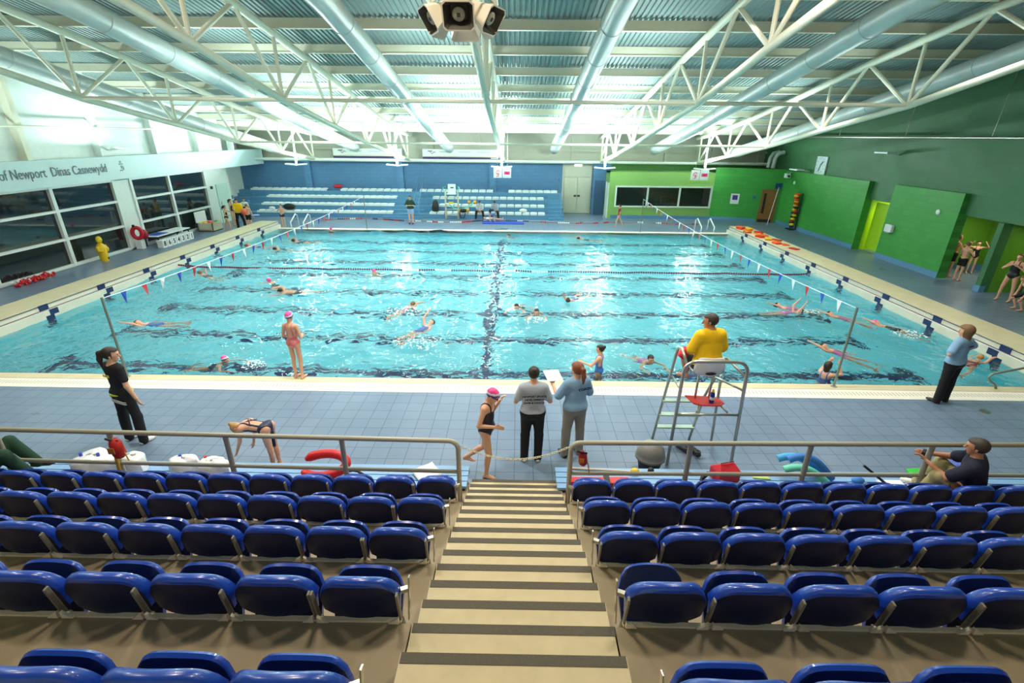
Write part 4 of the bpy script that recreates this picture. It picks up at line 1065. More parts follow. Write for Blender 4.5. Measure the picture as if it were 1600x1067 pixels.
# black holdall, noodles with floats, red bag, black bag
b = MB(); b.tube([(-5.2, 31.75, tz[0] + 0.15), (-5.2, 31.75, tz[0] + 0.25), (-5.22, 31.78, 0.75), (-5.2, 31.82, 1.0), (-5.15, 31.85, 1.08)], [0.2, 0.24, 0.23, 0.15, 0.06], 14)
tag(b.build('duffel_bag', M('dark_green_black_bag', (22, 34, 36), 0.6), smooth=True), 'tall dark duffel bag standing left of the far lifeguard chair', 'bag')
b = MB(); b.blob((-14.5, 31.72, tz[0] + 0.335), (0.40, 0.15, 0.20)); tag(b.build('duffel_bag', m_black, smooth=True), 'black bag lying on the front terrace beside the boy in dark trunks', 'bag')
b = MB(); b.blob((px(528, 295, Y=33.9).x, 33.95, 1.66), (0.32, 0.2, 0.13)); tag(b.build('gym_bag', m_redcloth, smooth=True), 'red bag on the top far terrace left of the column', 'bag')
b = MB(); b.blob((-15.6, 31.7, tz[0] + 0.24), (0.2, 0.12, 0.1)); tag(b.build('white_towel', m_paper, smooth=True), 'small white towel heap on the front far terrace near the left stairs', 'towel')
b = MB(); b.blob((0.35, 31.66, tz[0] + 0.26), (0.25, 0.12, 0.12)); tag(b.build('white_towel', m_paper, smooth=True), 'white towel heap on the front far terrace right of the seated pair', 'towel')
t = thing('foam_noodle', 'green pool noodle with orange end floats hanging over the far seats', 'foam noodle', (-2.9, 31.45, 0.3))
A_ = px(700, 317, Y=31.5); B_ = px(718, 328, Y=31.4); C_ = px(740, 316, Y=31.4)
b = MB(); b.tube([A_, (A_ + B_) / 2 + Vector((0, 0, -0.12)), B_, (B_ + C_) / 2 + Vector((0.1, 0, -0.1)), C_], 0.045, 8); b.build('noodle', m_mint, t, smooth='all')
for xx, yy in ((717, 329), (731, 328), (733, 316), (742, 316)):
    p = px(xx, yy, Y=31.3); b = MB(); b.tube([p + Vector((-0.08, 0, 0)), p + Vector((0.08, 0, 0))], 0.11, 12); b.build('end_float', M('amber_foam', (236, 170, 60), 0.6), t)
p = px(724, 329, Y=31.35); b = MB(); b.blob(p, (0.3, 0.12, 0.12)); b.build('black_middle', m_black, t, smooth=True)
b = MB(); b.tube([px(718, 332, Y=31.25), px(720, 340, Y=31.2), px(725, 341, Y=31.2), px(727, 333, Y=31.25)], 0.03, 6); b.build('strap', m_black, t)
b = MB(); b.box(-2.1, 0.4, 29.6, 30.45, 0.0, 0.05); tag(b.build('floor_mat', m_royal, bevel=0.01), 'bright blue exercise mat on the far deck', 'mat')

# grab rails at the far edge
for xx, yt, s, lab in ((455, 336, 1, 'left of the left ladder pair'), (475, 336, 1, 'right of the left ladder pair'), (1092, 342, -1, 'left of the right ladder pair'), (1112, 343, -1, 'right of the right ladder pair')):
    a = px(xx + (0 if s > 0 else 4), 357 if s > 0 else 359, Y=27.62); b0 = px(xx + (4 if s > 0 else -0), yt, Y=27.75)
    b = MB(); b.tube([(a.x, 27.7, 0.0125), (a.x, 27.65, 0.3), (b0.x, 27.95, 0.72), (b0.x, 28.15, 0.62), (b0.x, 28.2, 0.01)], 0.035, 8)
    tag(b.build('grab_rail', m_whiteplastic, smooth='all'), 'white pool ladder grab rail at the far edge, ' + lab, 'grab rail', 'white ladder grab rails')
b = MB(); b.tube([(10.25, 9.34, 0.0125), (10.22, 9.36, 0.10), (10.1, 9.36, 0.17), (10.05, 9.40, 0.24), (10.12, 9.42, 0.32), (10.9, 9.6, 0.38), (12.0, 9.9, 0.42)], 0.024, 10)
tag(b.build('grab_rail', m_pole, smooth='all'), 'bent steel grab rail at the near right corner of the pool', 'grab rail')

# ---- things along the left windows
# yellow water-rescue dummy
t = thing('rescue_dummy', 'yellow armless rescue training dummy standing at the left windows', 'training dummy', (-16.85, 19.55, 0))
c = Vector((-16.85, 19.5, 0))
b = MB(); b.tube([c + Vector(p) for p in ((0, 0, 0.0), (0, 0, 0.08), (0, 0, 0.3), (0, -0.02, 0.55), (0, 0, 0.68), (0, 0, 0.74))], [0.13, 0.15, 0.155, 0.19, 0.12, 0.06], 16); b.build('torso', m_yellow, t, smooth=True)
b = MB(); b.blob(c + Vector((0, 0, 0.87)), (0.105, 0.115, 0.145)); b.blob(c + Vector((0.1, -0.02, 0.86)), (0.03, 0.02, 0.03)); b.build('head', m_yellow, t, smooth=True)
for s in (-1, 1):
    b = MB(); b.tube([c + Vector((0, s * 0.17, 0.62)), c + Vector((0.05, s * 0.23, 0.45)), c + Vector((0.14, s * 0.12, 0.42))], [0.06, 0.055, 0.04], 10); b.build('arm_stump', m_yellow, t, smooth=True)
b = MB(); b.blob(c + Vector((0.14, 0.03, 0.12)), (0.02, 0.05, 0.05)); b.build('valve', m_black, t, smooth=True)
# numbered blocks on and under a low table
t = thing('low_table', 'low white folding table with blue top by the left windows', 'table', (-16.85, 23.2, 0))
b = MB(); b.box(-17.2, -16.5, 22.3, 24.7, 0.44, 0.48); b.build('table_top', m_paper, t)
b = MB(); b.box(-17.1, -16.6, 22.45, 23.2, 0.481, 0.50); b.build('blue_mat', m_royal, t)
for x in (-17.15, -16.55):
    for y in (22.38, 24.6): b = MB(); b.box(x - 0.02, x + 0.02, y - 0.02, y + 0.02, 0, 0.44); b.build('table_leg', m_black, t)
for i, n_ in enumerate(['8', '6', '5', '4', '3', '2', '1']):
    y = 22.05 + 0.33 * i + 0.1; x = -16.22
    t = thing('lane_number_box', 'white lane box bearing a black %s' % {'8': 'eight', '6': 'six', '5': 'five', '4': 'four', '3': 'three', '2': 'two', '1': 'one'}[n_], 'numbered box', (x, y, 0), 'white lane number boxes')
    b = MB(); b.box(x - 0.18, x + 0.1, y - 0.14, y + 0.14, 0, 0.34); b.build('box_body', m_whiteplastic, t, bevel=0.015)
    text_mesh('box_number', n_, 0.30, m_black, t, (x + 0.103, y, 0.18), (PI / 2, 0, PI / 2), local=False, bold=0.006)
t = thing('life_vest', 'red life vests piled against the white pier by the numbered boxes', 'life vests', (-17.0, 21.95, 0.5))
b = MB(); b.tube([(-17.0 + 0.17 * math.cos(q), 21.75 + 0.19 * math.cos(q) * 0.3 + 0.05, 0.72 + 0.24 * math.sin(q)) for q in np.linspace(0, 2 * PI, 15)[:-1]], 0.085, 10, closed=True); b.build('vest_ring', m_redcloth, t, smooth=True)
b = MB(); b.blob((-16.85, 22.0, 0.62), (0.14, 0.18, 0.22)); b.build('vest_body', M('dark_red_nylon', (150, 16, 34), 0.6), t, smooth=True)
b = MB(); b.blob((-17.05, 21.75, 1.03), (0.06, 0.06, 0.07)); b.build('vest_collar', m_black, t, smooth=True)
b = MB(); b.box(-17.2, -16.9, 21.75, 22.0, 0.0, 0.38); tag(b.build('white_crate', m_whiteplastic, bevel=0.02), 'white crate under the red life vests', 'crate')
# open chest with floats
t = thing('storage_chest', 'open white chest of pool toys by the left windows', 'chest', (-16.6, 26.6, 0))
b = MB()
b.box(-16.98, -16.22, 26.1, 27.0, 0.04, 0.10)
for q in ((-17.0, -16.96, 26.1, 27.0), (-16.24, -16.2, 26.1, 27.0), (-17.0, -16.2, 26.1, 26.14), (-17.0, -16.2, 26.96, 27.0)): b.box(*q, 0.06, 0.46)
b.build('chest_body', M('cream_chest', (220, 214, 186), 0.5), t)
b = MB(); b.box(-17.06, -17.0, 26.08, 27.02, 0.44, 1.0); b.build('chest_lid', m_paper, t, bevel=0.02)
b = MB(); b.box(-17.0, -16.2, 26.1, 27.0, 0.0, 0.04); b.build('chest_base', m_black, t)
for i, (dx, dy, r_, mt, nm) in enumerate(((-0.15, 0.2, 0.14, m_yellow, 'yellow'), (0.12, 0.22, 0.12, m_orange, 'orange'), (-0.05, 0.5, 0.14, m_pink, 'pink'), (0.2, 0.7, 0.09, m_lgreen, 'green'))):
    b = MB(); b.blob((-16.6 + dx, 26.15 + dy, 0.40), (r_, r_, 0.12)); tag(b.build('toy_ball', mt, smooth=True), nm + ' soft toy float in the open white chest', 'pool toy')
for yy in (28.45, 30.35):
    b = MB(); b.box(-17.3, -17.24, yy, yy + 0.16, 1.95 if yy < 29 else 1.2, 2.1 if yy < 29 else 1.4); tag(b.build('wall_fitting', m_black if yy < 29 else M('grey_fitting', (120, 140, 140), 0.5)), 'small dark fitting on the left wall ' + ('before the pale door' if yy < 29 else 'after the pale door'), 'wall fitting')

# ---- right side
# kickboards on the right pool end
cols = [(m_red, 'red'), (m_orange, 'orange'), (m_red, 'red'), (m_orange, 'orange'), (m_yellow, 'yellow'), (m_orange, 'orange'), (m_red, 'red'), (m_yellow, 'yellow'), (m_red, 'red'), (m_orange, 'orange'), (m_red, 'red')]
spots = [(11.95, 26.7, 0.3), (12.2, 26.2, -0.2), (11.9, 25.7, 0.1), (12.25, 25.2, 0.5), (12.3, 24.7, 0.0), (11.95, 24.4, 0.3), (12.1, 23.8, -0.3), (12.35, 23.5, 0.3), (12.05, 22.9, 0.1), (12.3, 22.6, -0.1), (12.25, 21.7, 0.4)]
for i, ((mt, nm), (x, y, rz)) in enumerate(zip(cols, spots)):
    n = 4 if i < 4 else (2 if i < 9 else 1)
    for k in range(n):
        if x - 0.3 < XR + 0.12 and False: continue
        T = Matrix.Translation((x, y, 0.374 + 0.036 * k)) @ Matrix.Rotation(rz + 0.1 * k, 4, 'Z')
        b = MB(); b.prism([(-0.14, -0.21), (0.14, -0.21), (0.14, 0.12), (0.09, 0.2), (-0.09, 0.2), (-0.14, 0.12)], 0, 0.035, T)
        m_, n2 = cols[(i + k) % len(cols)]
        o = b.build('kickboard', m_); lab = '%s kickboard %s of the %s pile from the far wall' % (n2, ['at the bottom', 'second up', 'third up', 'fourth up'][k], ORD[i])
        tag(o, lab, 'kickboard', 'foam kickboards on the right pool end')
# hanging floats on the wall
t = thing('float_rack', 'hanging rack stuffed with yellow, red and black swim floats on the green wall', 'rack', (15.85, 29.0, 0))
b = MB(); b.tube([(16.0, 29.25, 0.05), (16.0, 29.25, 2.05)], 0.03, 6); b.tube([(16.0, 28.65, 0.05), (16.0, 28.65, 2.05)], 0.03, 6); b.build('rack_frame', m_black, t)
rr = random.Random(4)
for k in range(18):
    z = 0.2 + k * 0.105; mt = [m_black, m_yellow, m_black, m_red, m_yellow][k % 5] if k < 12 else [m_red, m_yellow, m_orange][k % 3]
    b = MB(); b.blob((15.86 + rr.uniform(-0.04, 0.04), 28.95 + rr.uniform(-0.12, 0.12), z), (0.12, rr.uniform(0.14, 0.26) * (0.75 + 0.4 * k / 17), 0.075)); b.build('swim_float', mt, t, smooth=True)
b = MB(); b.box(15.7, 16.0, 28.7, 29.2, 0.0, 0.06); b.build('rack_base', m_black, t)
# net on a pole
t = thing('pool_net', 'long-handled blue pool net leaning in the corner by the brown door', 'pool net', (15.1, 30.2, 0))
a = Vector((15.15, 30.3, 0.02)); c = Vector((15.75, 31.0, 2.15))
b = MB(); b.tube([a, c], 0.02, 8); b.build('net_handle', m_whiteplastic, t)
b = MB(); b.tube([c + Vector((-0.2, 0, -0.08)), c + Vector((-0.22, 0, 0.22)), c + Vector((0.2, 0.02, 0.24)), c + Vector((0.16, 0.02, -0.08))], 0.02, 6, closed=True)
b.add([c + Vector(p) for p in ((-0.2, 0, -0.08), (-0.22, 0.05, 0.22), (0.2, 0.06, 0.24), (0.16, 0.02, -0.08))], [(0, 1, 2, 3)]); b.build('net_frame', M('blue_net', (40, 96, 160), 0.6), t)
# clock, notices, dispenser, lamps
t = thing('wall_clock', 'square white wall clock high on the green right wall', 'clock', (16.3, 28.05, 3.15))
b = MB(); b.box(16.22, 16.3, 27.55, 28.5, 3.12, 4.02); b.build('clock_face', M('pale_clock_face', (206, 222, 222), 0.4), t, bevel=0.01)
b = MB(); b.bar((16.2, 28.03, 3.6), (16.2, 28.1, 3.28), 0.03, 0.012, (1, 0, 0)); b.build('minute_hand', m_black, t)
b = MB(); b.bar((16.2, 28.03, 3.6), (16.2, 27.85, 3.76), 0.04, 0.012, (1, 0, 0)); b.build('hour_hand', m_black, t)
b = MB(); T = Matrix.Translation((16.21, 28.03, 3.58)) @ Matrix.Rotation(PI / 2, 4, 'Y')
for k in range(12): a_ = k * PI / 6; b.box(-0.01, 0.01, 0.34, 0.39, -0.004, 0.004, T @ Matrix.Rotation(a_, 4, 'Z'))
b.build('hour_marks', m_black, t)
def wallpanel(u, z, w, h, nm, lab, cat, mt, inner=None):
    t = thing(nm, lab, cat, on(u, 0.02, z)); b = MB(); slab(b, u - w / 2, u + w / 2, 0.001, 0.03, z - h / 2, z + h / 2); b.build('panel', mt, t)
    if inner: b = MB(); slab(b, u - w * 0.3, u + w * 0.3, 0.03, 0.036, z - h * 0.1, z + h * 0.35); b.build('picture', inner, t)
wallpanel(1.35, 1.35, 0.5, 0.62, 'wall_notice', 'white notice with a blue picture on the green rear wall', 'notice', m_paper, M('violet_picture', (70, 60, 150), 0.5))
wallpanel(2.45, 1.5, 0.16, 0.2, 'wall_button', 'small blue box beside the brown door', 'wall box', M('blue_box', (50, 110, 160), 0.5))
t = thing('soap_dispenser', 'white box dispenser on the green wall between the openings', 'dispenser', (16.1, 21.5, 1.2))
b = MB(); b.box(15.95, 16.1, 21.3, 21.72, 1.2, 1.52); b.build('dispenser_body', m_whiteplastic, t, bevel=0.03)
b = MB(); b.box(15.96, 16.08, 21.4, 21.62, 1.165, 1.2); b.build('dispenser_tray', M('grey_tray', (150, 160, 160), 0.5), t)
for (X_, y, z, lab) in ((16.1, 19.35, 2.35, 'round pale detector on the green wall near the showers'), (16.1, 30.0, 2.52, 'round pale detector above the float rack')):
    b = MB(); b.blob((X_ - 0.02, y, z), (0.04, 0.1, 0.1)); tag(b.build('wall_detector', m_lum, smooth=True), lab, 'detector')
for (x, y, z, lab) in ((15.6, 29.1, 3.28, 'flat white wall uplighter by the clock'), (15.75, 22.6, 4.36, 'flat white wall uplighter high above the openings'), (-16.6, 21.9, 4.25, 'flat white wall uplighter above the left band')):
    s = -1 if x > 0 else 1; xw = 16.3 if x > 0 else -17.3
    t = thing('wall_light', lab, 'light', (xw, y, z))
    b = MB(); b.prism([(-0.25, -0.42), (0.2, -0.36), (0.2, 0.36), (-0.25, 0.42)], -0.03, 0.04, Matrix.Translation((x, y, z))); b.build('light_body', m_lum, t, bevel=0.01)
    b = MB(); b.tube([(x, y, z), (xw, y, z - 0.08)], 0.035, 8); b.build('bracket', m_lum, t)
t = thing('camera_unit', 'small white security camera in the corner above the float rack', 'camera', (16.0, 30.6, 3.0))
b = MB(); b.box(15.7, 15.95, 30.3, 30.6, 2.75, 3.0); b.build('camera_body', m_whiteplastic, t, bevel=0.02)
b = MB(); b.tube([(15.82, 30.3, 2.86), (15.78, 30.15, 2.84)], 0.06, 10); b.build('camera_lens', m_black, t)
b = MB(); b.tube([(15.9, 30.5, 2.98), (16.1, 30.6, 3.05)], 0.03, 6); b.build('bracket', m_whiteplastic, t)
for k, y in enumerate((31.9, 32.5)):
    b = MB(); b.tube([(15.6, y, 3.2), (15.62, y, 3.75), (15.75, y, 4.0), (16.1, y, 4.1)], 0.13, 12)
    tag(b.build('bent_duct', m_duct, smooth=True), ['front', 'rear'][k] + ' of two short bent ducts above the far right corner', 'duct', 'two short bent ducts')
# shower heads
for y, z in ((18.9, 2.12), (17.3, 2.12)):
    t = thing('wall_shower', 'dark shower head on the green shower wall, ' + ('farther' if y > 18 else 'nearer') + ' of the two', 'shower', (18.85, y, z))
    b = MB(); b.tube([(18.88, y, z), (18.72, y, z + 0.03), (18.62, y, z - 0.06)], 0.02, 8); b.build('shower_arm', m_steel, t)
    b = MB(); b.tube([(18.62, y, z - 0.05), (18.58, y, z - 0.10)], [0.03, 0.06], 12); b.build('shower_rose', m_black, t)
b = MB(); b.box(18.78, 18.88, 17.9, 18.3, 2.2, 2.3); tag(b.build('shower_light', M('lit_diffuser', (240, 250, 220), 0.4, emis=3.0)), 'small bright light on the shower room wall', 'light')
b = MB(); b.blob((0.0 + 9.2, 8.4, 0.004), (0.09, 0.09, 0.003)); tag(b.build('floor_drain', m_steel, smooth=True), 'small round drain in the deck near the right coach', 'drain')

# ================================================================= PEOPLE
F32 = np.float32
class Field:
    def __init__(s, lo, hi, h):
        s.h = h; s.lo = np.array(lo, float) - 3 * h
        n = np.ceil((np.array(hi) + 3 * h - s.lo) / h).astype(int) + 1
        s.n = n; s.f = np.full(n, 1.0, F32)
        s.ax = [(s.lo[i] + h * np.arange(n[i])).astype(F32) for i in range(3)]
    def box(s, lo, hi):
        a = np.maximum(0, np.floor((np.array(lo) - s.lo) / s.h).astype(int)); b = np.minimum(s.n, np.ceil((np.array(hi) - s.lo) / s.h).astype(int) + 1)
        if (b <= a).any(): return None
        sl = tuple(slice(int(a[i]), int(b[i])) for i in range(3))
        return sl, s.ax[0][sl[0]][:, None, None], s.ax[1][sl[1]][None, :, None], s.ax[2][sl[2]][None, None, :]
    def cone(s, a, b, ra, rb, k=0.02, fv=None, fl=1.0, sub=False, cut=None):
        a = np.array(a, float); b = np.array(b, float); m = max(ra, rb) + k + 3 * s.h + 0.01
        g = s.box(np.minimum(a, b) - m, np.maximum(a, b) + m)
        if g is None: return
        sl, X, Y, Z = g; ab = b - a; L2 = max(float(ab @ ab), 1e-9)
        px_, py_, pz_ = X - a[0], Y - a[1], Z - a[2]
        t = np.clip((px_ * ab[0] + py_ * ab[1] + pz_ * ab[2]) / L2, 0, 1)
        qx, qy, qz = px_ - t * ab[0], py_ - t * ab[1], pz_ - t * ab[2]
        if fv is not None and fl != 1.0:
            c = (qx * fv[0] + qy * fv[1] + qz * fv[2]) * (1 / fl - 1)
            qx = qx + fv[0] * c; qy = qy + fv[1] * c; qz = qz + fv[2] * c
        d = (np.sqrt(qx * qx + qy * qy + qz * qz) - (ra + (rb - ra) * t)) * (min(1.0, fl) ** 0.5 if fl < 1 else 1)
        f = s.f[sl]
        if sub:
            d = -d; h_ = np.clip(0.5 - 0.5 * (f - d) / k, 0, 1); s.f[sl] = f * (1 - h_) + d * h_ + k * h_ * (1 - h_)
        else:
            h_ = np.clip(0.5 + 0.5 * (f - d) / k, 0, 1); s.f[sl] = f * (1 - h_) + d * h_ - k * h_ * (1 - h_)
    def mesh(s):
        f = s.f; sg = f < 0
        if not sg.any(): return None
        nx, ny, nz = f.shape
        c = np.zeros((nx - 1, ny - 1, nz - 1), np.int8)
        for i in (0, 1):
            for j in (0, 1):
                for k in (0, 1): c += sg[i:nx - 1 + i, j:ny - 1 + j, k:nz - 1 + k]
        act = np.argwhere((c > 0) & (c < 8)); id_ = np.full(c.shape, -1, np.int64); id_[tuple(act.T)] = np.arange(len(act))
        P = np.zeros((len(act), 3)); W = np.zeros(len(act))
        A0, A1, A2 = act.T
        cor = [(i, j, k) for i in (0, 1) for j in (0, 1) for k in (0, 1)]
        val = {q: f[A0 + q[0], A1 + q[1], A2 + q[2]].astype(float) for q in cor}
        for q in cor:
            for ax in range(3):
                if q[ax]: continue
                r = list(q); r[ax] = 1; r = tuple(r); v0, v1 = val[q], val[r]; m = (v0 < 0) != (v1 < 0)
                t = np.where(m, v0 / np.where(np.abs(v0 - v1) < 1e-12, 1, v0 - v1), 0)
                for d in range(3): P[:, d] += m * (q[d] + (t if d == ax else 0))
                W += m
        V = (act + P / W[:, None]) * s.h + s.lo
        quads = []
        for ax in range(3):
            o = [(1, 2), (2, 0), (0, 1)][ax]
            sl0 = [slice(None)] * 3; sl1 = [slice(None)] * 3; sl0[ax] = slice(0, -1); sl1[ax] = slice(1, None)
            a_, b_ = sg[tuple(sl0)], sg[tuple(sl1)]
            E = np.argwhere(a_ != b_)
            ok = (E[:, o[0]] > 0) & (E[:, o[1]] > 0) & (E[:, o[0]] < f.shape[o[0]] - 1) & (E[:, o[1]] < f.shape[o[1]] - 1); E = E[ok]
            def cell(d0, d1):
                e = E.copy(); e[:, o[0]] -= d0; e[:, o[1]] -= d1; return id_[tuple(e.T)]
            q = np.stack([cell(1, 1), cell(0, 1), cell(0, 0), cell(1, 0)], 1)
            ins = a_[tuple(E.T)]; q[~ins] = q[~ins][:, ::-1]
            quads.append(q)
        return V, np.concatenate(quads)

def fmesh(name, fld, mats, parent, matf=None):
    r = fld.mesh()
    if r is None: return None
    V, Q = r; Q = Q[(Q >= 0).all(1)]
    me = bpy.data.meshes.new(name)
    me.vertices.add(len(V)); me.vertices.foreach_set('co', V.astype(F32).ravel())
    me.loops.add(len(Q) * 4); me.loops.foreach_set('vertex_index', Q.astype(np.int32).ravel())
    me.polygons.add(len(Q)); me.polygons.foreach_set('loop_start', np.arange(0, len(Q) * 4, 4, dtype=np.int32)); me.polygons.foreach_set('loop_total', np.full(len(Q), 4, np.int32))
    if not isinstance(mats, (list, tuple)): mats = [mats]
    for m in mats: me.materials.append(m)
    me.update(calc_edges=True)
    if matf is not None:
        C_ = V[Q].mean(1); me.polygons.foreach_set('material_index', matf(C_).astype(np.int32))
    me.polygons.foreach_set('use_smooth', np.ones(len(Q), bool)); me.validate()
    o = bpy.data.objects.new(name, me); COL.objects.link(o); o.parent = parent
    return o

def nv(v): v = np.array(v, float); return v / np.linalg.norm(v)
m_skin = M('skin', (222, 168, 138), 0.5, vary=0.05, scale=10, spec=0.4)
m_skin2 = M('skin_tanned', (196, 138, 108), 0.5, vary=0.05, scale=10, spec=0.4)
m_hair_dk = M('dark_brown_hair', (44, 30, 24), 0.55, vary=0.3, scale=40)
m_hair_bk = M('black_hair', (20, 17, 18), 0.5, vary=0.3, scale=40)
m_hair_rd = M('auburn_hair', (128, 66, 34), 0.55, vary=0.35, scale=40)
m_hair_bl = M('blonde_hair', (176, 138, 84), 0.55, vary=0.35, scale=40)
m_hair_lb = M('light_brown_hair', (120, 88, 52), 0.55, vary=0.35, scale=40)
m_hair_gr = M('greying_brown_hair', (64, 56, 50), 0.6, vary=0.35, scale=40)
m_tee_bk = M('black_cotton', (22, 22, 30), 0.85, scale=30)
m_tee_nv = M('navy_cotton', (26, 28, 52), 0.85, scale=30)
m_tee_gr = M('pale_grey_cotton', (176, 186, 200), 0.85, scale=30)
m_tee_bl = M('pale_blue_cotton', (134, 172, 206), 0.85, scale=30)
m_tee_ye = M('yellow_cotton', (244, 196, 8), 0.8, scale=30)
m_tee_dg = M('dark_green_cotton', (20, 66, 46), 0.8, scale=30)
m_tee_wh = M('white_cotton', (214, 220, 224), 0.8, scale=30)
m_tr_bk = M('black_trousers', (16, 16, 20), 0.8, scale=30)
m_tr_gr = M('grey_joggers', (142, 138, 128), 0.85, scale=30)
m_tr_kh = M('khaki_trousers', (168, 156, 112), 0.85, scale=30)
m_tr_gn = M('bottle_green_trousers', (22, 62, 44), 0.8, scale=30)
m_sh_bl = M('pale_blue_shorts', (150, 180, 216), 0.8)
m_suit_bk = M('black_swimsuit', (18, 20, 28), 0.45)
m_suit_pk = M('pink_patterned_swimsuit', (226, 120, 120), 0.5, vary=0.5, scale=14)
m_suit_bl = M('blue_swimsuit', (60, 110, 190), 0.45, vary=0.2, scale=20)
m_suit_pu = M('pink_lilac_swimsuit', (206, 110, 170), 0.5, vary=0.3, scale=20)
m_suit_rd = M('red_swimsuit', (150, 26, 40), 0.5)
m_suit_nv = M('navy_swimsuit', (26, 32, 66), 0.45)
m_shoe = M('dark_shoe', (36, 34, 34), 0.5); m_shoe_w = M('white_trainer', (226, 226, 228), 0.5)
m_cap_pk = M('pink_swim_cap', (240, 70, 150), 0.35); m_cap_wh = M('white_cap_band', (232, 226, 236), 0.35); m_cap_nv = M('purple_blue_cap_band', (52, 48, 140), 0.35)
m_eye = M('dark_eye', (30, 24, 22), 0.3); m_lip = M('lip', (184, 100, 92), 0.5)

def person(label, foot, H=1.70, face=0.0, lean=(0, 0), twist=0, P=None, arms=None, legs=None, head=(0, 0), hair=None, cap=None, top=None, bottom=None, suit=None,
           shoes=None, skin=None, near=0, plump=1.0, rot=None, hover=None, extra=None, group=None, name='person', roll=0.0):
    """figure facing local +Y turned by face degrees; lean = (forward, to its right) degrees; arms/legs: ((upper dir), (lower dir)) for left, right in the body frame"""
    s = H / 1.70; h = {0: 0.026, 1: 0.018, 2: 0.0095}[near]; skin = skin or m_skin
    t = thing(name, label, 'person', foot, group)
    t.rotation_euler = rot if rot else (0, 0, math.radians(face))
    la, lb = math.radians(lean[0]), math.radians(lean[1])
    S = nv((math.sin(lb), math.sin(la), math.cos(la) * math.cos(lb)))
    tw = math.radians(twist); R0 = np.array((math.cos(tw), math.sin(tw), 0.0)); R_ = nv(R0 - S * (R0 @ S)); Fd = np.cross(S, R_)
    legs = legs or (((-0.04, 0, -1), (0, -0.03, -1)), ((0.04, 0, -1), (0, -0.03, -1)))
    arms = arms or (((-0.25, 0, -1), (-0.1, 0.2, -1)), ((0.25, 0, -1), (0.1, 0.2, -1)))
    TH, SHN = 0.42 * s, 0.41 * s
    hipw = 0.085 * s
    rh = nv((R_[0], R_[1], 0))
    feet = []
    for i, sg in enumerate((-1, 1)):
        hp = rh * sg * hipw; k_ = hp + nv(legs[i][0]) * TH; an = k_ + nv(legs[i][1]) * SHN; feet.append((hp, k_, an))
    low = min(f[2][2] for f in feet)
    Pz = -low + 0.062 * s if hover is None else hover
    Pv = np.array((0, 0, Pz)) + (np.array(P) if P is not None else 0)
    if P is None and hover is None:   # stand centred over the feet
        c = (feet[0][2] + feet[1][2]) / 2; Pv = Pv - np.array((c[0], c[1], 0))
    feet = [tuple(q + Pv for q in f) for f in feet]
    hs = Pv - S * 0.0
    def sp(u, r=0, f=0): return Pv + S * (u * s) + R_ * (r * s) + Fd * (f * s)
    # head
    yaw, pit = math.radians(head[0]), math.radians(head[1])
    hr = R_ * math.cos(yaw) + Fd * math.sin(yaw) * -1; hf = Fd * math.cos(yaw) + R_ * math.sin(yaw)
    hr = nv(hr); Uh0 = nv(S * 0.75 + np.array((0, 0, 0.45)) if lean[0] < 60 else S)
    hf = nv(hf - Uh0 * (hf @ Uh0)); hu = Uh0 * math.cos(pit) - hf * math.sin(pit) * -1; hf = nv(hf * math.cos(pit) - Uh0 * math.sin(pit)); hu = nv(np.cross(nv(np.cross(hf, hu)), hf)); hr = nv(np.cross(hf, hu))
    nb = sp(0.50, 0, -0.012); Hc = nb + hu * 0.135 * s + hf * 0.02 * s
    def hp_(u, r=0, f=0): return Hc + hu * (u * s) + hr * (r * s) + hf * (f * s)
    # limbs
    AR = []
    for i, sg in enumerate((-1, 1)):
        sj = sp(0.435, sg * 0.155 * (0.9 + 0.1 * plump), -0.005)
        bd = lambda v: nv(R_ * v[0] + Fd * v[1] + S * v[2]) if not (len(v) > 3) else nv(v[:3])
        ud, ld = bd(arms[i][0]), bd(arms[i][1])
        e = sj + ud * 0.275 * s; w = e + ld * 0.235 * s; AR.append((sj, e, w, ld))
    pts = [Pv, nb, Hc, hp_(0.15), *[q for f in feet for q in f], *[q for a in AR for q in a[:3]]]
    pts = np.array(pts); lo = pts.min(0) - 0.24 * s; hi = pts.max(0) + 0.24 * s
    pl = plump
    # primitive list: (kind, a, b, ra, rb, k, fv, fl)
    T_ = [('hip', sp(0.02, -0.075), sp(0.02, 0.075), 0.098 * s * pl, 0.098 * s * pl, 0.05, Fd, 0.92),
          ('hip', sp(0.0, -0.06, -0.035), sp(0.0, 0.06, -0.035), 0.085 * s * pl, 0.085 * s * pl, 0.04, None, 1),
          ('waist', sp(0.06), sp(0.22), 0.135 * s * pl, 0.118 * s * pl, 0.06, Fd, 0.74),
          ('chest', sp(0.24, 0, 0.0), sp(0.37, 0, -0.005), 0.128 * s * pl, 0.145 * s * (0.6 + 0.4 * pl), 0.06, Fd, 0.70),
          ('chest', sp(0.425, -0.115, -0.01), sp(0.425, 0.115, -0.01), 0.058 * s * (0.6 + 0.4 * pl), 0.058 * s * (0.6 + 0.4 * pl), 0.06, None, 1)]
    def capz(tag_, a, b, ra, rb, k=0.02, fv=None, fl=1.0): T_.append((tag_, a, b, ra, rb, k, fv, fl))
    capz('neck', sp(0.44, 0, -0.015), hp_(-0.05, 0, -0.02), 0.056 * s, 0.048 * s, 0.03)
    capz('head', hp_(0.035, 0, -0.022), hp_(0.03, 0, 0.012), 0.086 * s, 0.08 * s, 0.02, hr, 0.88)
    capz('head', hp_(-0.01, 0, 0.02), hp_(-0.075, 0, 0.045), 0.066 * s, 0.036 * s, 0.03, hr, 0.95)
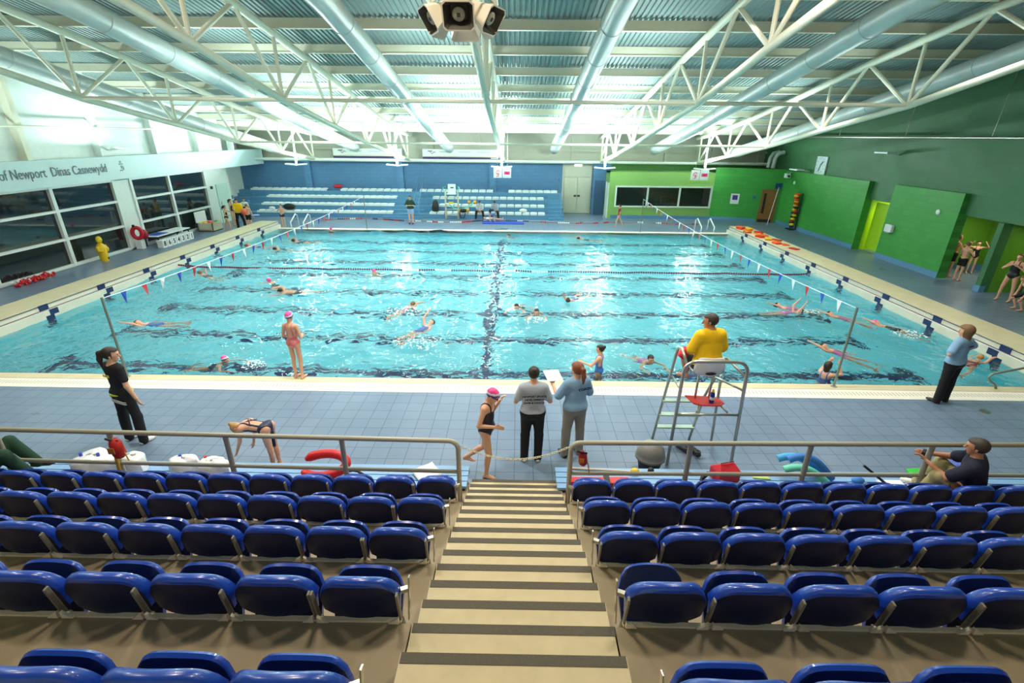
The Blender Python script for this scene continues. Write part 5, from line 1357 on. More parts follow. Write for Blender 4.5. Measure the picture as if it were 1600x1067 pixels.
    if near or True:
        capz('face', hp_(0.01, 0, 0.088), hp_(-0.025, 0, 0.106), 0.009 * s, 0.015 * s, 0.012)
        for q in (-1, 1): capz('face', hp_(0.005, q * 0.078, -0.01), hp_(-0.025, q * 0.076, -0.008), 0.016 * s, 0.011 * s, 0.008, hr, 0.6)
    if near == 2:
        capz('face', hp_(-0.055, -0.018, 0.088), hp_(-0.055, 0.018, 0.088), 0.008 * s, 0.008 * s, 0.01)
        for q in (-1, 1): capz('face', hp_(0.035, q * 0.016, 0.088), hp_(0.034, q * 0.045, 0.078), 0.009 * s, 0.008 * s, 0.012)
    for i, sg in enumerate((-1, 1)):
        sj, e, w, ld = AR[i]; q = 0.55 + 0.45 * pl
        capz('uarm%d' % i, sj, e, 0.048 * s * q, 0.037 * s * q, 0.03)
        capz('farm%d' % i, e, w, 0.038 * s * q, 0.025 * s, 0.015)
        # hand: palm, four fingers, thumb
        side = np.cross(ld, Fd if abs(ld @ Fd) < 0.9 else S); side = nv(side); pn = nv(np.cross(side, ld)); inn = side * (-sg if side @ R_ > 0 else sg)
        if side @ R_ < 0: pass
        pe = w + ld * 0.085 * s
        capz('hand', w + ld * 0.02 * s, pe, 0.026 * s, 0.034 * s, 0.015, pn, 0.55)
        if near == 2:
            for q_, (off, ln) in enumerate(((-0.027, 0.062), (-0.009, 0.074), (0.009, 0.070), (0.026, 0.056))):
                a0 = pe + side * off * s + ld * 0.012 * s; a1 = a0 + nv(ld + side * off * 2 + pn * 0.25) * ln * 0.55 * s; a2 = a1 + nv(ld * 0.7 + pn * 0.9) * ln * 0.5 * s
                capz('hand', a0, a1, 0.0098 * s, 0.009 * s, 0.004); capz('hand', a1, a2, 0.009 * s, 0.0078 * s, 0.004)
            b0 = w + ld * 0.035 * s + inn * 0.024 * s; b1 = b0 + nv(ld + inn * 0.9 + pn * 0.4) * 0.04 * s; b2 = b1 + nv(ld + pn * 0.5) * 0.03 * s
            capz('hand', b0, b1, 0.0125 * s, 0.0105 * s, 0.006); capz('hand', b1, b2, 0.0105 * s, 0.0085 * s, 0.004)
        else:
            capz('hand', pe, pe + nv(ld + pn * 0.3) * 0.075 * s, 0.03 * s, 0.02 * s, 0.01, pn, 0.6)
            capz('hand', w + ld * 0.04 * s, w + nv(ld + inn * 0.8) * 0.085 * s, 0.014 * s, 0.01 * s, 0.008)
    for i, sg in enumerate((-1, 1)):
        hj, k_, an = feet[i]; q = 0.6 + 0.4 * pl
        capz('thigh%d' % i, hj - S * 0.0, k_, 0.088 * s * pl, 0.054 * s * q, 0.04)
        sd = nv(an - k_); bk = -Fd - sd * (-Fd @ sd); bk = nv(bk) if np.linalg.norm(bk) > 0.1 else np.array((0, -1, 0))
        capz('shin%d' % i, k_, an, 0.05 * s * q, 0.032 * s, 0.02)
        capz('shin%d' % i, k_ + sd * 0.09 * s + bk * 0.018 * s, k_ + sd * 0.2 * s + bk * 0.016 * s, 0.04 * s * q, 0.034 * s, 0.03)
        fd = legs[i][2] if len(legs[i]) > 2 else (nv((Fd[0], Fd[1], 0)) if abs(Fd[2]) < 0.8 else nv((S[0], S[1], 0)))
        fd = nv(fd); dn = -np.array((0, 0, 1.0)) if len(legs[i]) <= 2 else nv(sd - fd * (sd @ fd))
        heel = an + dn * 0.034 * s - fd * 0.03 * s; ball = an + dn * 0.038 * s + fd * 0.115 * s; toe = ball + fd * 0.045 * s
        capz('foot%d' % i, heel, ball, 0.028 * s, 0.027 * s, 0.02, dn, 0.85); capz('foot%d' % i, ball, toe, 0.03 * s, 0.02 * s, 0.012, dn, 0.7); capz('foot%d' % i, an, heel, 0.032 * s, 0.028 * s, 0.02)
        capz('foot%d' % i, an + dn * 0.01 * s, ball, 0.03 * s, 0.024 * s, 0.02)
    def grow(tags, add, hh=None, kk=1.0, extra_=()):
        sel = [p for p in T_ if p[0] in tags]
        fl_ = Field(lo, hi, hh or h)
        for (_, a, b, ra, rb, k, fv, f_) in sel: fl_.cone(a, b, ra + add, rb + add, max(k * kk, 0.012), fv, f_)
        for e_ in extra_: fl_.cone(*e_)
        return fl_
    def loc(fl_, u=None):
        X = fl_.ax[0][:, None, None] - Pv[0]; Y = fl_.ax[1][None, :, None] - Pv[1]; Z = fl_.ax[2][None, None, :] - Pv[2]
        return [(X * v[0] + Y * v[1] + Z * v[2]) / s for v in (S, R_, Fd)]
    def hloc(fl_):
        X = fl_.ax[0][:, None, None] - Hc[0]; Y = fl_.ax[1][None, :, None] - Hc[1]; Z = fl_.ax[2][None, None, :] - Hc[2]
        return [(X * v[0] + Y * v[1] + Z * v[2]) / s for v in (hu, hr, hf)]
    body = Field(lo, hi, h)
    for (_, a, b, ra, rb, k, fv, f_) in T_: body.cone(a, b, ra, rb, k, fv, f_)
    if near == 2:
        for q in (-1, 1): body.cone(hp_(0.012, q * 0.032, 0.098), hp_(0.012, q * 0.034, 0.10), 0.012 * s, 0.012 * s, 0.012, None, 1, True)
    fmesh('body', body, skin, t)
    if near == 2:
        for q in (-1, 1):
            b = MB(); b.blob(hp_(0.012, q * 0.032, 0.082), (0.010 * s,) * 3); b.build('eye', m_eye, t, smooth=True, local=True)
    allt = {p[0] for p in T_}
    def mx(fl_, g): fl_.f = np.maximum(fl_.f, (g * s).astype(F32))
    if top:      # tee shirt: (material, sleeve fraction, hem)
        mt, slv, hem = top[:3]; loose = top[3] if len(top) > 3 else 0.014
        fl_ = grow(('hip', 'waist', 'chest'), loose, extra_=[(AR[i][0], AR[i][0] + (AR[i][1] - AR[i][0]) * min(slv, 1), (0.052 + loose) * s * pl ** 0.5, (0.047 + loose) * s * pl ** 0.5, 0.03) for i in (0, 1)] + ([(AR[i][1], AR[i][2], 0.05 * s, 0.038 * s, 0.02) for i in (0, 1)] if slv > 1 else []))
        S_, r__, f__ = loc(fl_)
        mx(fl_, (hem - S_)); mx(fl_, S_ - 0.475 - 0.06 * np.clip(np.abs(r__) - 0.06, 0, 1) * -1 * (np.abs(r__) < 0.3) + 0 * f__) if False else mx(fl_, hem - S_)
        nd = 0.066 - np.sqrt(r__ * r__ + (f__ + 0.01) ** 2 + 0 * S_); mx(fl_, np.minimum(nd, S_ - 0.40))
        fmesh('tee_shirt' if slv <= 1 else 'sweatshirt', fl_, mt, t)
    if bottom:   # (material, kind)
        mt, kind = bottom[:2]
        tags = {'hip', 'thigh0', 'thigh1'} | ({'shin0', 'shin1'} if kind == 'long' else set())
        fl_ = grow(tags, 0.013 * s)
        if kind == 'long':
            for i in (0, 1): fl_.cone(feet[i][1], feet[i][2] + (feet[i][2] - feet[i][1]) * 0.04, 0.068 * s, 0.064 * s, 0.03)
        S_, r__, f__ = loc(fl_); mx(fl_, np.minimum(S_ - 0.10, 0.17 - f__))
        if kind == 'shorts' or kind == 'trunks':
            fr = 0.62 if kind == 'shorts' else 0.34
            for i in (0, 1):
                a, b = feet[i][0], feet[i][1]; d_ = nv(b - a); X = fl_.ax[0][:, None, None] - a[0]; Y = fl_.ax[1][None, :, None] - a[1]; Z = fl_.ax[2][None, None, :] - a[2]
                al = X * d_[0] + Y * d_[1] + Z * d_[2]; sdx = (X * R_[0] + Y * R_[1] + Z * R_[2]) / s * (1 if i else -1)
                fl_.f = np.where(sdx > -hipw, np.maximum(fl_.f, (al - fr * TH).astype(F32)), fl_.f)
        fmesh('trousers' if kind == 'long' else 'shorts' if kind == 'shorts' else 'swim_trunks', fl_, mt, t)
    if suit:     # swimsuit
        mt = suit[0]; fl_ = grow(('hip', 'waist', 'chest', 'thigh0', 'thigh1'), 0.0065, kk=1.0)
        S_, r__, f__ = loc(fl_); ar = np.abs(r__)
        mx(fl_, (-0.10 + 0.95 * np.clip(ar - 0.03, 0, 1)) - S_)
        neck_ = np.where(f__ > 0, 0.37, suit[1] if len(suit) > 1 else 0.30) - 0.25 * np.clip(0.09 - ar, 0, 1) * 1.0
        strap = np.maximum(np.abs(ar - 0.075) - 0.017, S_ - 0.6)
        mx(fl_, np.minimum(S_ - neck_, strap)); mx(fl_, np.minimum(ar - 0.128, S_ * 0 + 1)) if len(suit) > 2 else None
        fmesh('swimsuit', fl_, mt, t)
    if shoes:
        for i in (0, 1): fmesh('shoe', grow(('foot%d' % i,), 0.009 * s), shoes, t)
    if hair:     # (material, style)
        mt, style = hair[:2]
        hlo, hhi = Hc - 0.42 * s, Hc + 0.24 * s
        fl_ = Field(hlo, hhi, min(h, 0.014)); add = {'short': 0.008, 'pony': 0.012, 'bun': 0.012, 'long': 0.016, 'bushy': 0.03}[style] * s
        fl_.cone(hp_(0.038, 0, -0.022), hp_(0.034, 0, 0.012), 0.087 * s + add, 0.082 * s + add, 0.02, hr, 0.9)
        if style in ('long', 'bushy'): fl_.cone(hp_(0.0, 0, -0.03), hp_(-0.10, 0, -0.045), 0.085 * s, 0.07 * s, 0.03)
        U_, r__, f__ = hloc(fl_)
        keep = np.minimum(np.maximum(f__ - 0.045, 0.055 - U_ + 0 * f__), np.maximum(f__ * 0 + f__ - 0.085, 0.085 - U_))
        cutf = np.maximum(f__ - 0.02, 0)  # face opening
        face_ = np.minimum(f__ - 0.018, 0.068 - U_)        # positive inside the face region
        nape = (-0.055 if style != 'long' and style != 'bushy' else -0.16) - U_
        mx(fl_, face_); mx(fl_, nape)
        if style == 'pony':
            fl_.cone(hp_(0.06, 0, -0.105), hp_(0.05, 0, -0.135), 0.03 * s, 0.034 * s, 0.02)
            d0 = hp_(0.05, 0, -0.135); d1 = d0 + (np.array((0, 0, -0.10)) + hf * -0.015) * s; d2 = d1 + np.array((0, 0, -0.12)) * s
            fl_.cone(d0, d1, 0.034 * s, 0.036 * s, 0.02); fl_.cone(d1, d2, 0.036 * s, 0.014 * s, 0.02)
        if style == 'bun': fl_.cone(hp_(0.075, 0, -0.10), hp_(0.09, 0, -0.115), 0.042 * s, 0.04 * s, 0.012)
        fmesh('hair', fl_, mt, t)
    if cap:
        fl_ = Field(Hc - 0.2 * s, Hc + 0.2 * s, min(h, 0.014))
        fl_.cone(hp_(0.042, 0, -0.022), hp_(0.038, 0, 0.012), 0.094 * s, 0.088 * s, 0.02, hr, 0.9)
        U_, r__, f__ = hloc(fl_); mx(fl_, (-0.02 + 0.65 * np.clip(f__ + 0.03, 0, 1)) - U_)
        def mf(C_):
            u = (C_ - Hc) @ hu / s - 0.35 * ((C_ - Hc) @ hf / s); return np.where(u > 0.085, 0, np.where(u > 0.05, 1, 2)) if cap == 'tri' else np.zeros(len(C_))
        fmesh('swim_cap', fl_, [m_cap_pk, m_cap_wh, m_cap_nv] if cap == 'tri' else cap, t, mf)
    t['_'] = 0; del t['_']
    info = dict(sp=sp, hp=hp_, AR=AR, feet=feet, S=S, R=R_, F=Fd, s=s, t=t, Pv=Pv)
    if extra: extra(info)
    return info

def back_text(info, lines, size, mat, u=0.33, r=0.0, d=-0.135):
    """printed words on the back of a shirt"""
    s = info['s']; sp = info['sp']; S, R_, Fd = info['S'], info['R'], info['F']
    # local axes of the print: x to the figure's right as seen from behind, y up the spine
    for k, l in enumerate(lines):
        M3 = Matrix((Vector(R_), Vector(S), Vector(-Fd))).transposed().to_4x4()
        p = sp(u - k * size * 1.25 / s, r, d)
        cu = text_mesh('shirt_print', l, size, mat, info['t'], (0, 0, 0), (0, 0, 0), depth=0.003, bold=size * 0.03)
        cu.data.transform(Matrix.Translation(Vector(p)) @ M3)

GR = lambda x, y, z=0.0: px(x, y, Z=z)
DN = (0, 0, -1)
# 1 woman in black tee with ponytail
def ex1(i):
    back_text(i, ['INCIT'], 0.062, M('yellow_print_tee', (220, 214, 90), 0.6), 0.335, 0.0, -0.128)
    b = MB(); sp = i['sp']; b.tube([sp(0.03 - 0.02 * abs(math.sin(q)), 0.165 * math.cos(q), 0.135 * math.sin(q)) for q in np.linspace(0, 2 * PI, 21)[:-1]], 0.014, 6, closed=True); b.build('lime_belt', M('lime_strap', (170, 190, 40), 0.6), i['t'], local=True)
    b = MB()
    for dz in (0, 0.03): b.tube([sp(-0.01 - dz, -0.16, -0.06), sp(-0.05 - dz, 0.0, -0.150), sp(-0.11 - dz, 0.14, -0.09), sp(-0.15 - dz, 0.17, 0.0)], 0.010, 6)
    b.build('waist_sash', M('pale_grey_strap', (196, 196, 196), 0.7), i['t'], local=True, smooth='all')
g = px(210, 692, Z=0)
person('woman in black tee with ponytail and dark trousers watching the pool from the left', (g.x + 0.02, g.y + 0.05, 0.005), 1.80, face=-22, lean=(0, 1), head=(38, 4), hair=(m_hair_dk, 'pony'), top=(m_tee_bk, 0.62, 0.0, 0.012),
       bottom=(m_tr_bk, 'long'), shoes=m_shoe_w, near=2, plump=0.92, legs=(((-0.14, -0.02, -1), (0.0, -0.05, -1)), ((0.16, 0.06, -1), (0.04, -0.06, -1))), arms=(((-0.12, 0.1, -1), (0.1, 0.3, -1)), ((0.26, -0.05, -1), (0.2, 0.22, -1))), extra=ex1)
# 2 girl on the pool edge
person('girl in pink patterned swimsuit and striped cap standing on the near pool edge', (px(467, 592, Z=0.012).x, 9.38, 0.014), 1.55, face=-12, head=(-8, 6), cap='tri', suit=(m_suit_pk, 0.18), near=2, plump=0.8,
       legs=(((-0.01, 0.05, -1), (0.05, -0.1, -1)), ((0.05, 0.0, -1), (-0.02, -0.03, -1))), arms=(((-0.28, -0.02, -1), (0.55, 0.75, -0.1)), ((0.28, -0.02, -1), (-0.45, 0.8, -0.2))))
# 3 bending girl with blonde bun
def ex3(i):
    sp = i['sp']; b = MB(); b.tube([sp(0.46, -0.09, -0.062), sp(0.36, -0.01, -0.112), sp(0.26, 0.10, -0.088)], 0.008, 6); b.tube([sp(0.46, 0.09, -0.062), sp(0.36, 0.01, -0.112), sp(0.26, -0.10, -0.088)], 0.008, 6)
    b.build('crossed_straps', m_suit_nv, i['t'], local=True)
g = px(412, 722, Z=0)
person('girl with blonde bun in dark swimsuit bending over the left bench', (g.x + 0.30, 6.30, 0.005), 1.42, face=82, lean=(88, 0), head=(0, 30), hair=(m_hair_bl, 'bun'), suit=(m_suit_nv, 0.12), near=2, plump=0.86,
       legs=(((-0.05, -0.12, -1), (0, 0.02, -1)), ((0.05, 0.02, -1), (0, -0.08, -1))), arms=(((-0.05, -0.0, -1, 0)[:0] + (0.0, 0.25, -1.0, 1), (0.0, 0.45, -1, 1)), ((0.25, 0.1, -1, 1), (-0.1, 0.2, -1, 1))), extra=ex3)
# 4 walking girl with pink cap
def ex4(i):
    hp = i['hp']; b = MB()
    for q in (-1, 1): b.blob(hp(0.018, q * 0.034, 0.092), (0.024 * i['s'], 0.016 * i['s'], 0.015 * i['s']))
    b.tube([hp(0.02, 0.088 * math.cos(a), 0.0 + 0.095 * math.sin(a)) for a in np.linspace(0.35, PI - 0.35, 9)], 0.007, 5); b.build('goggles', M('dark_blue_goggles', (30, 30, 90), 0.3), i['t'], local=True)
g = px(750, 740, Z=0)
person('girl in black swimsuit with pale trim and pink cap stepping off the stairs', (-0.60, 6.28, 0.005), 1.60, face=-108, lean=(3, 0), head=(-4, 26), cap='tri', suit=(m_suit_bk, 0.28), near=2, plump=0.92, skin=m_skin,
       legs=(((-0.02, -0.22, -1), (0.1, -0.75, -0.62)), ((0.04, 0.16, -1), (0, -0.14, -1))), arms=(((-0.35, -0.05, -1), (-0.1, 0.45, 0.85)), ((0.32, -0.18, -1), (-0.42, 0.85, -0.1))), extra=ex4)
# 5 woman in pale grey tee
def ex5(i): back_text(i, ['NEWPORT SPORTS', 'DEVELOPMENT', 'SWIM & COACH'], 0.043, m_tee_bk, 0.345, 0.0, -0.150)
person('woman in pale grey printed tee and black trousers, left of the two facing the pool', (0.27, 6.62, 0.005), 1.72, face=4, hair=(m_hair_dk, 'bun'), top=(m_tee_gr, 0.72, 0.03, 0.018), bottom=(m_tr_bk, 'long'), shoes=m_shoe_w, near=2, plump=1.08,
       head=(2, 10), legs=(((-0.06, 0, -1), (-0.02, -0.02, -1)), ((0.05, -0.02, -1), (-0.02, -0.03, -1))), arms=(((-0.42, 0.1, -1), (0.1, 0.9, -0.25)), ((0.42, 0.05, -1), (-0.05, 0.9, -0.45))), extra=ex5)
# 6 coach in pale blue tee
def ex6(i):
    back_text(i, ['COACH'], 0.06, m_tee_nv, 0.37, 0.06, -0.150)
    w = i['AR'][0][2]; b = MB(); T = Matrix.Translation(Vector(w) + Vector((0.06, 0.12, 0.10))) @ Matrix.Rotation(0.5, 4, 'X') @ Matrix.Rotation(0.2, 4, 'Y')
    b.box(-0.15, 0.15, -0.11, 0.11, 0, 0.006, T); i['sheet'] = b
    o = b.build('paper_sheets', m_paper, None); o.parent = None; o.matrix_world = i['t'].matrix_basis.copy(); tag(o, 'white sheets of paper held up by the coach in pale blue', 'papers')
person('coach with auburn ponytail in pale blue tee and grey joggers holding papers', (0.95, 6.78, 0.005), 1.74, face=24, hair=(m_hair_rd, 'pony'), top=(m_tee_bl, 0.9, 0.0, 0.02), bottom=(m_tr_gr, 'long'), shoes=m_shoe, near=2, plump=1.12,
       head=(-14, 0), legs=(((-0.10, 0.02, -1), (-0.03, 0, -1)), ((0.06, -0.02, -1), (0.02, -0.03, -1))), arms=(((-0.42, 0.30, -0.85), (0.1, 0.85, 0.35)), ((0.42, 0.10, -1), (-0.1, 0.85, -0.2))), extra=ex6)
# 7 lifeguard on the chair
def ex7(i):
    b = MB(); a = np.array(i['AR'][0][1]); b.tube([a + np.array(p) for p in ((-0.09, 0.12, -0.14), (-0.03, 0.12, -0.07), (0.03, 0.12, 0.0))], [0.07, 0.075, 0.06], 12)
    b.build('red_pouch', m_redcloth, i['t'], local=True, smooth=True)
person('lifeguard in yellow shirt and dark shorts sitting on the tall chair', (2.99, 6.93, 1.52), 1.80, face=14, lean=(6, 0), head=(-48, 4), hair=(m_hair_gr, 'short'), top=(m_tee_ye, 0.8, 0.0, 0.028), bottom=(m_tr_bk, 'shorts'), near=2, plump=1.28, skin=m_skin2,
       hover=0.125, P=(0, 0, 0), legs=(((-0.12, 1, 0.0), (0.28, 0.05, -1), (0.2, 0.9, -0.25)), ((0.05, 1, 0.05), (-0.35, 0.05, -0.95), (-0.3, 0.9, -0.25))),
       arms=(((-0.35, 0.25, -0.9), (0.15, 0.9, -0.25)), ((0.35, 0.15, -0.9), (-0.2, 0.9, -0.2))), extra=ex7)
# 8 coach on the right
def ex8(i): back_text(i, ['COACH'], 0.04, m_tee_nv, 0.38, 0.02, -0.150)
g = px(1468, 628, Z=0)
person('coach with light brown curls in pale blue tee standing by the right pool corner', (g.x, g.y, 0.005), 1.70, face=22, lean=(0, -2), head=(-14, 0), hair=(m_hair_lb, 'bushy'), top=(m_tee_bl, 0.8, 0.0, 0.02), bottom=(m_tr_bk, 'long'), shoes=m_shoe, near=2, plump=1.15,
       legs=(((-0.05, 0, -1), (-0.02, 0, -1)), ((0.08, 0.0, -1), (0.0, -0.03, -1))), arms=(((-0.85, -0.12, -0.85), (0.85, 0.35, -0.35)), ((0.95, -0.15, -0.7), (-0.85, 0.3, -0.45))), extra=ex8)
# 9 seated spectator on the right in navy
def ex9(i):
    w = (np.array(i['AR'][0][2]) + np.array(i['AR'][1][2])) / 2
    b = MB(); T = i['t'].matrix_basis @ Matrix.Translation(Vector(w) + Vector((0.0, 0.07, 0.04)))
    b.box(-0.055, 0.055, -0.02, 0.02, -0.03, 0.03, T); tag(b.build('camera', m_black, bevel=0.008), 'small black camera in the hands of the man in navy', 'camera')
person('grey-haired man in navy tee and khaki trousers leaning back in the front row', (px(1512, 785, Y=4.98).x, 4.98, 0.70), 1.76, face=42, lean=(12, -4), head=(0, -2), hair=(m_hair_gr, 'short'), top=(m_tee_nv, 0.75, -0.03, 0.022), bottom=(m_tr_kh, 'long'), shoes=m_shoe_w, near=2, plump=1.15, skin=m_skin2,
       hover=0.10, P=(0, 0, 0), legs=(((-0.40, 0.85, 0.45), (0.05, 0.3, -1), (0, 1, -0.1)), ((0.22, 0.9, 0.42), (0.0, 0.35, -1), (0, 1, -0.1))), arms=(((-0.25, 0.75, -0.55), (0.35, 0.75, 0.45)), ((0.25, 0.8, -0.35), (-0.55, 0.7, 0.22))), extra=ex9)
b = MB(); p = px(1497, 715, Y=5.65); b.box(p.x - 0.2, p.x + 0.2, 5.55, 5.75, BZ, 0.78); tag(b.build('blue_bag', M('periwinkle_bag', (90, 110, 200), 0.6), bevel=0.05), 'periwinkle blue bag standing on the bench behind the man in navy', 'bag')
# 10 person at the left in green trousers
def ex10(i):
    b = MB(); b.blob((0.55, 0.15, 0.08), (0.10, 0.14, 0.06)); b.build('dark_scarf', m_tee_nv, i['t'], local=True, smooth=True)
person('spectator in dark top and green trousers reclining in the front row at the left', (-6.85, 5.0, 0.74), 1.75, face=-58, lean=(-28, 0), head=(0, 10), hair=(m_hair_dk, 'long'), top=(m_tr_bk, 1.5, -0.02, 0.02), bottom=(m_tr_gn, 'long'), shoes=m_shoe, near=2, plump=1.1,
       hover=0.10, P=(0, 0, 0), legs=(((-0.62, 0.80, 0.60), (0.1, 0.5, -1), (0, 1, -0.2)), ((0.12, 0.85, 0.62), (0.0, 0.45, -1), (0, 1, -0.2))), arms=(((-0.3, 0.4, -0.9), (0.5, 0.9, 0.5)), ((0.3, 0.5, -0.8), (-0.2, 0.9, 0.4))))

# ---- people on the far deck and at the right
def small(label, x, y, H, face, **k):
    g = px(x, y, Z=0); return person(label, (g.x, g.y, 0.005), H, face=face, near=k.pop('near', 1), **k)
small('girl in black swimsuit with ponytail standing leftmost on the far left deck', 357, 362, 1.42, -75, suit=(m_suit_bk,), hair=(m_hair_dk, 'pony'), plump=0.85, legs=(((-0.05, -0.32, -1), (0, -0.25, -1)), ((0.05, 0.35, -1), (0, -0.05, -1))), arms=(((-0.2, 0.7, -0.3), (0, 1, 0.1)), ((0.3, 0, -1), (-0.3, 0.8, 0))))
small('girl in dark swimsuit standing just behind the man in yellow', 367, 352, 1.50, -90, suit=(m_suit_nv,), hair=(m_hair_dk, 'pony'), plump=0.85)
small('man in yellow tee and black trousers holding a red ball among children', 379, 358, 1.68, -150, top=(m_tee_ye, 0.8, 0.0, 0.02), bottom=(m_tr_bk, 'long'), shoes=m_shoe, hair=(m_hair_bk, 'short'), head=(20, 15), legs=(((-0.25, 0.1, -1), (-0.05, 0, -1)), ((0.15, 0, -1), (0, 0, -1))), arms=(((-0.2, 0.3, -1), (0.3, 0.9, -0.2)), ((0.2, 0.3, -1), (-0.3, 0.9, -0.2))))
p = px(381, 331, Y=26.5); b = MB(); b.blob(p, 0.15, 16, 12); tag(b.build('play_ball', M('coral_red_ball', (240, 90, 70), 0.5), smooth=True), 'coral red ball held by the man in yellow', 'ball')
small('boy in black swim shorts with back turned at the pool end corner', 392, 359, 1.42, 10, bottom=(m_tr_bk, 'shorts'), hair=(m_hair_lb, 'short'), plump=0.85, arms=(((-0.5, 0.3, -0.5), (0.2, 0.8, 0.2)), ((0.3, 0.1, -1), (0.1, 0.3, -1))))
small('child in dark top looking over behind the group by the far stairs', 388, 349, 1.48, -160, top=(m_tee_wh, 0.6, 0.2, 0.01), suit=(m_suit_bk,), hair=(m_hair_bk, 'short'), plump=0.85)
p = px(399, 336, Y=28.0); b = MB(); b.lathe([(0.05, -0.02), (0.22, -0.015), (0.22, 0.015), (0.05, 0.02)], 20, Matrix.Translation(p)); b_ = b.build('flying_disc', M('lilac_disc', (170, 180, 236), 0.5), smooth=True); tag(b_, 'pale lilac disc held beside the boy in black shorts', 'disc')
small('boy in navy trunks with arms folded on the far pool edge', 444, 355, 1.30, 175, bottom=(m_suit_nv, 'trunks'), hair=(m_hair_bk, 'short'), plump=0.85, skin=m_skin, arms=(((-0.55, 0.1, -0.6), (0.9, 0.6, 0.4)), ((0.55, 0.1, -0.6), (-0.9, 0.6, 0.4))), legs=(((-0.05, 0.05, -1), (0.05, -0.1, -1)), ((0.05, 0, -1), (0, -0.03, -1))))
small('person in dark green tee and pale blue shorts, arms folded, on the far deck', 643, 350, 1.66, 180, top=(m_tee_dg, 0.8, 0.0, 0.02), bottom=(m_sh_bl, 'shorts'), hair=(m_hair_dk, 'short'), shoes=m_shoe, plump=1.15, arms=(((-0.45, 0.1, -0.8), (0.9, 0.6, 0.1)), ((0.45, 0.1, -0.8), (-0.9, 0.6, 0.1))))
def seated(label, x, mt_top, seatz=tz[0] + 0.12, y=31.62, **k):
    X_ = px(x, 330, Y=y).x
    return person(label, (X_, y, seatz), 1.62, face=180, near=1, hover=0.10, P=(0, 0, 0), lean=(22, 0), head=(0, 25), top=(mt_top, 0.8, 0.0, 0.02), bottom=(m_tr_bk, 'long'), shoes=m_shoe, hair=(m_hair_dk, 'short'),
                  legs=(((-0.3, 1, -0.02), (-0.12, 0.0, -1)), ((0.3, 1, -0.02), (0.12, 0.0, -1))), arms=(((-0.2, 0.5, -0.9, 0)[:3], (0.5, 0.7, -0.5)), ((0.2, 0.5, -0.9), (-0.5, 0.7, -0.5))), **k)
seated('person in white top and black trousers sitting hunched on the far terrace', 750, m_tee_wh)
seated('person in grey tee sitting on the far terrace behind the blue mat', 773, m_tee_gr)
g = px(770, 347, Z=0.05)
person('child in pale shorts crouching on the blue mat', (g.x, g.y, 0.055), 1.25, face=20, near=1, lean=(70, 0), head=(0, 20), hair=(m_hair_dk, 'short'), top=(m_tee_nv, 0.5, 0.05, 0.01), bottom=(m_sh_bl, 'shorts'), plump=0.85,
       legs=(((-0.2, 0.6, -0.7), (0, -0.5, -1)), ((0.2, 0.6, -0.7), (0, -0.5, -1))), arms=(((-0.1, 0.3, -1, 1), (0, 0.2, -1, 1)), ((0.1, 0.3, -1, 1), (0, 0.2, -1, 1))))
g = px(792, 345, Z=0.05)
person('child lying flat on the blue mat', (g.x - 0.9, g.y, 0.17), 1.30, near=1, rot=(PI / 2 * 0.98, 0, -PI / 2), hover=0.0, P=(0, 0, 0), hair=(m_hair_lb, 'short'), top=(m_tee_wh, 0.5, 0.0, 0.01), bottom=(m_sh_bl, 'shorts'), plump=0.85)
small('child in dark red swimsuit walking along the far deck toward the left', 967, 354, 1.32, 90, suit=(m_suit_rd, 0.4), hair=(m_hair_dk, 'short'), plump=0.8, top=(m_suit_rd, 0.5, -0.02, 0.006), legs=(((-0.02, 0.42, -1), (0, 0.12, -1)), ((0.02, -0.38, -1), (0, -0.5, -1))))
small('taller boy in black shorts hugging himself at the shower opening', 1477, 432, 1.66, -100, bottom=(m_tr_bk, 'shorts'), hair=(m_hair_lb, 'short'), plump=0.8, near=1, skin=m_skin2, arms=(((-0.4, 0.3, -0.7), (0.8, 0.8, 0.5)), ((0.4, 0.3, -0.7), (-0.8, 0.8, 0.5))))
small('shorter boy in black shorts in front of the taller boy at the shower opening', 1493, 438, 1.50, -80, bottom=(m_tr_bk, 'shorts'), hair=(m_hair_lb, 'short'), plump=0.82, near=1, arms=(((-0.4, 0.3, -0.7), (0.8, 0.8, 0.5)), ((0.4, 0.3, -0.7), (-0.8, 0.8, 0.5))))
g = px(1525, 424, Z=0)
person('girl in black swimsuit rinsing her head under the shower', (18.0, 19.25, 0.005), 1.32, face=150, near=1, suit=(m_suit_bk,), hair=(m_hair_dk, 'short'), plump=0.8, arms=(((-0.6, 0.4, 0.2), (0.6, 0.3, 0.8)), ((0.7, 0.3, 0.1), (-0.5, 0.3, 0.9))))
small('girl in black swimsuit with arms crossed before the rightmost alcove', 1566, 470, 1.62, 115, suit=(m_suit_bk, 0.36), hair=(m_hair_lb, 'short'), plump=0.92, near=1, arms=(((-0.45, 0.3, -0.7), (0.9, 0.5, 0.7)), ((0.45, 0.3, -0.7), (-0.9, 0.5, 0.7))), legs=(((-0.16, 0, -1), (-0.05, 0, -1)), ((0.16, 0, -1), (0.05, 0, -1))))
g = px(1590, 486, Z=0)
person('child in dark swimsuit squatting at the wall behind the girl with crossed arms', (g.x + 0.1, g.y + 0.1, 0.005), 1.5, face=80, near=1, lean=(40, 0), suit=(m_suit_bk,), hair=(m_hair_lb, 'short'), plump=0.85,
       legs=(((-0.15, 0.85, -0.45), (0, -0.5, -1)), ((0.15, 0.85, -0.45), (0, -0.5, -1))), arms=(((-0.2, 0.6, -0.8), (0.1, 0.8, -0.4)), ((0.2, 0.6, -0.8), (-0.1, 0.8, -0.4))))

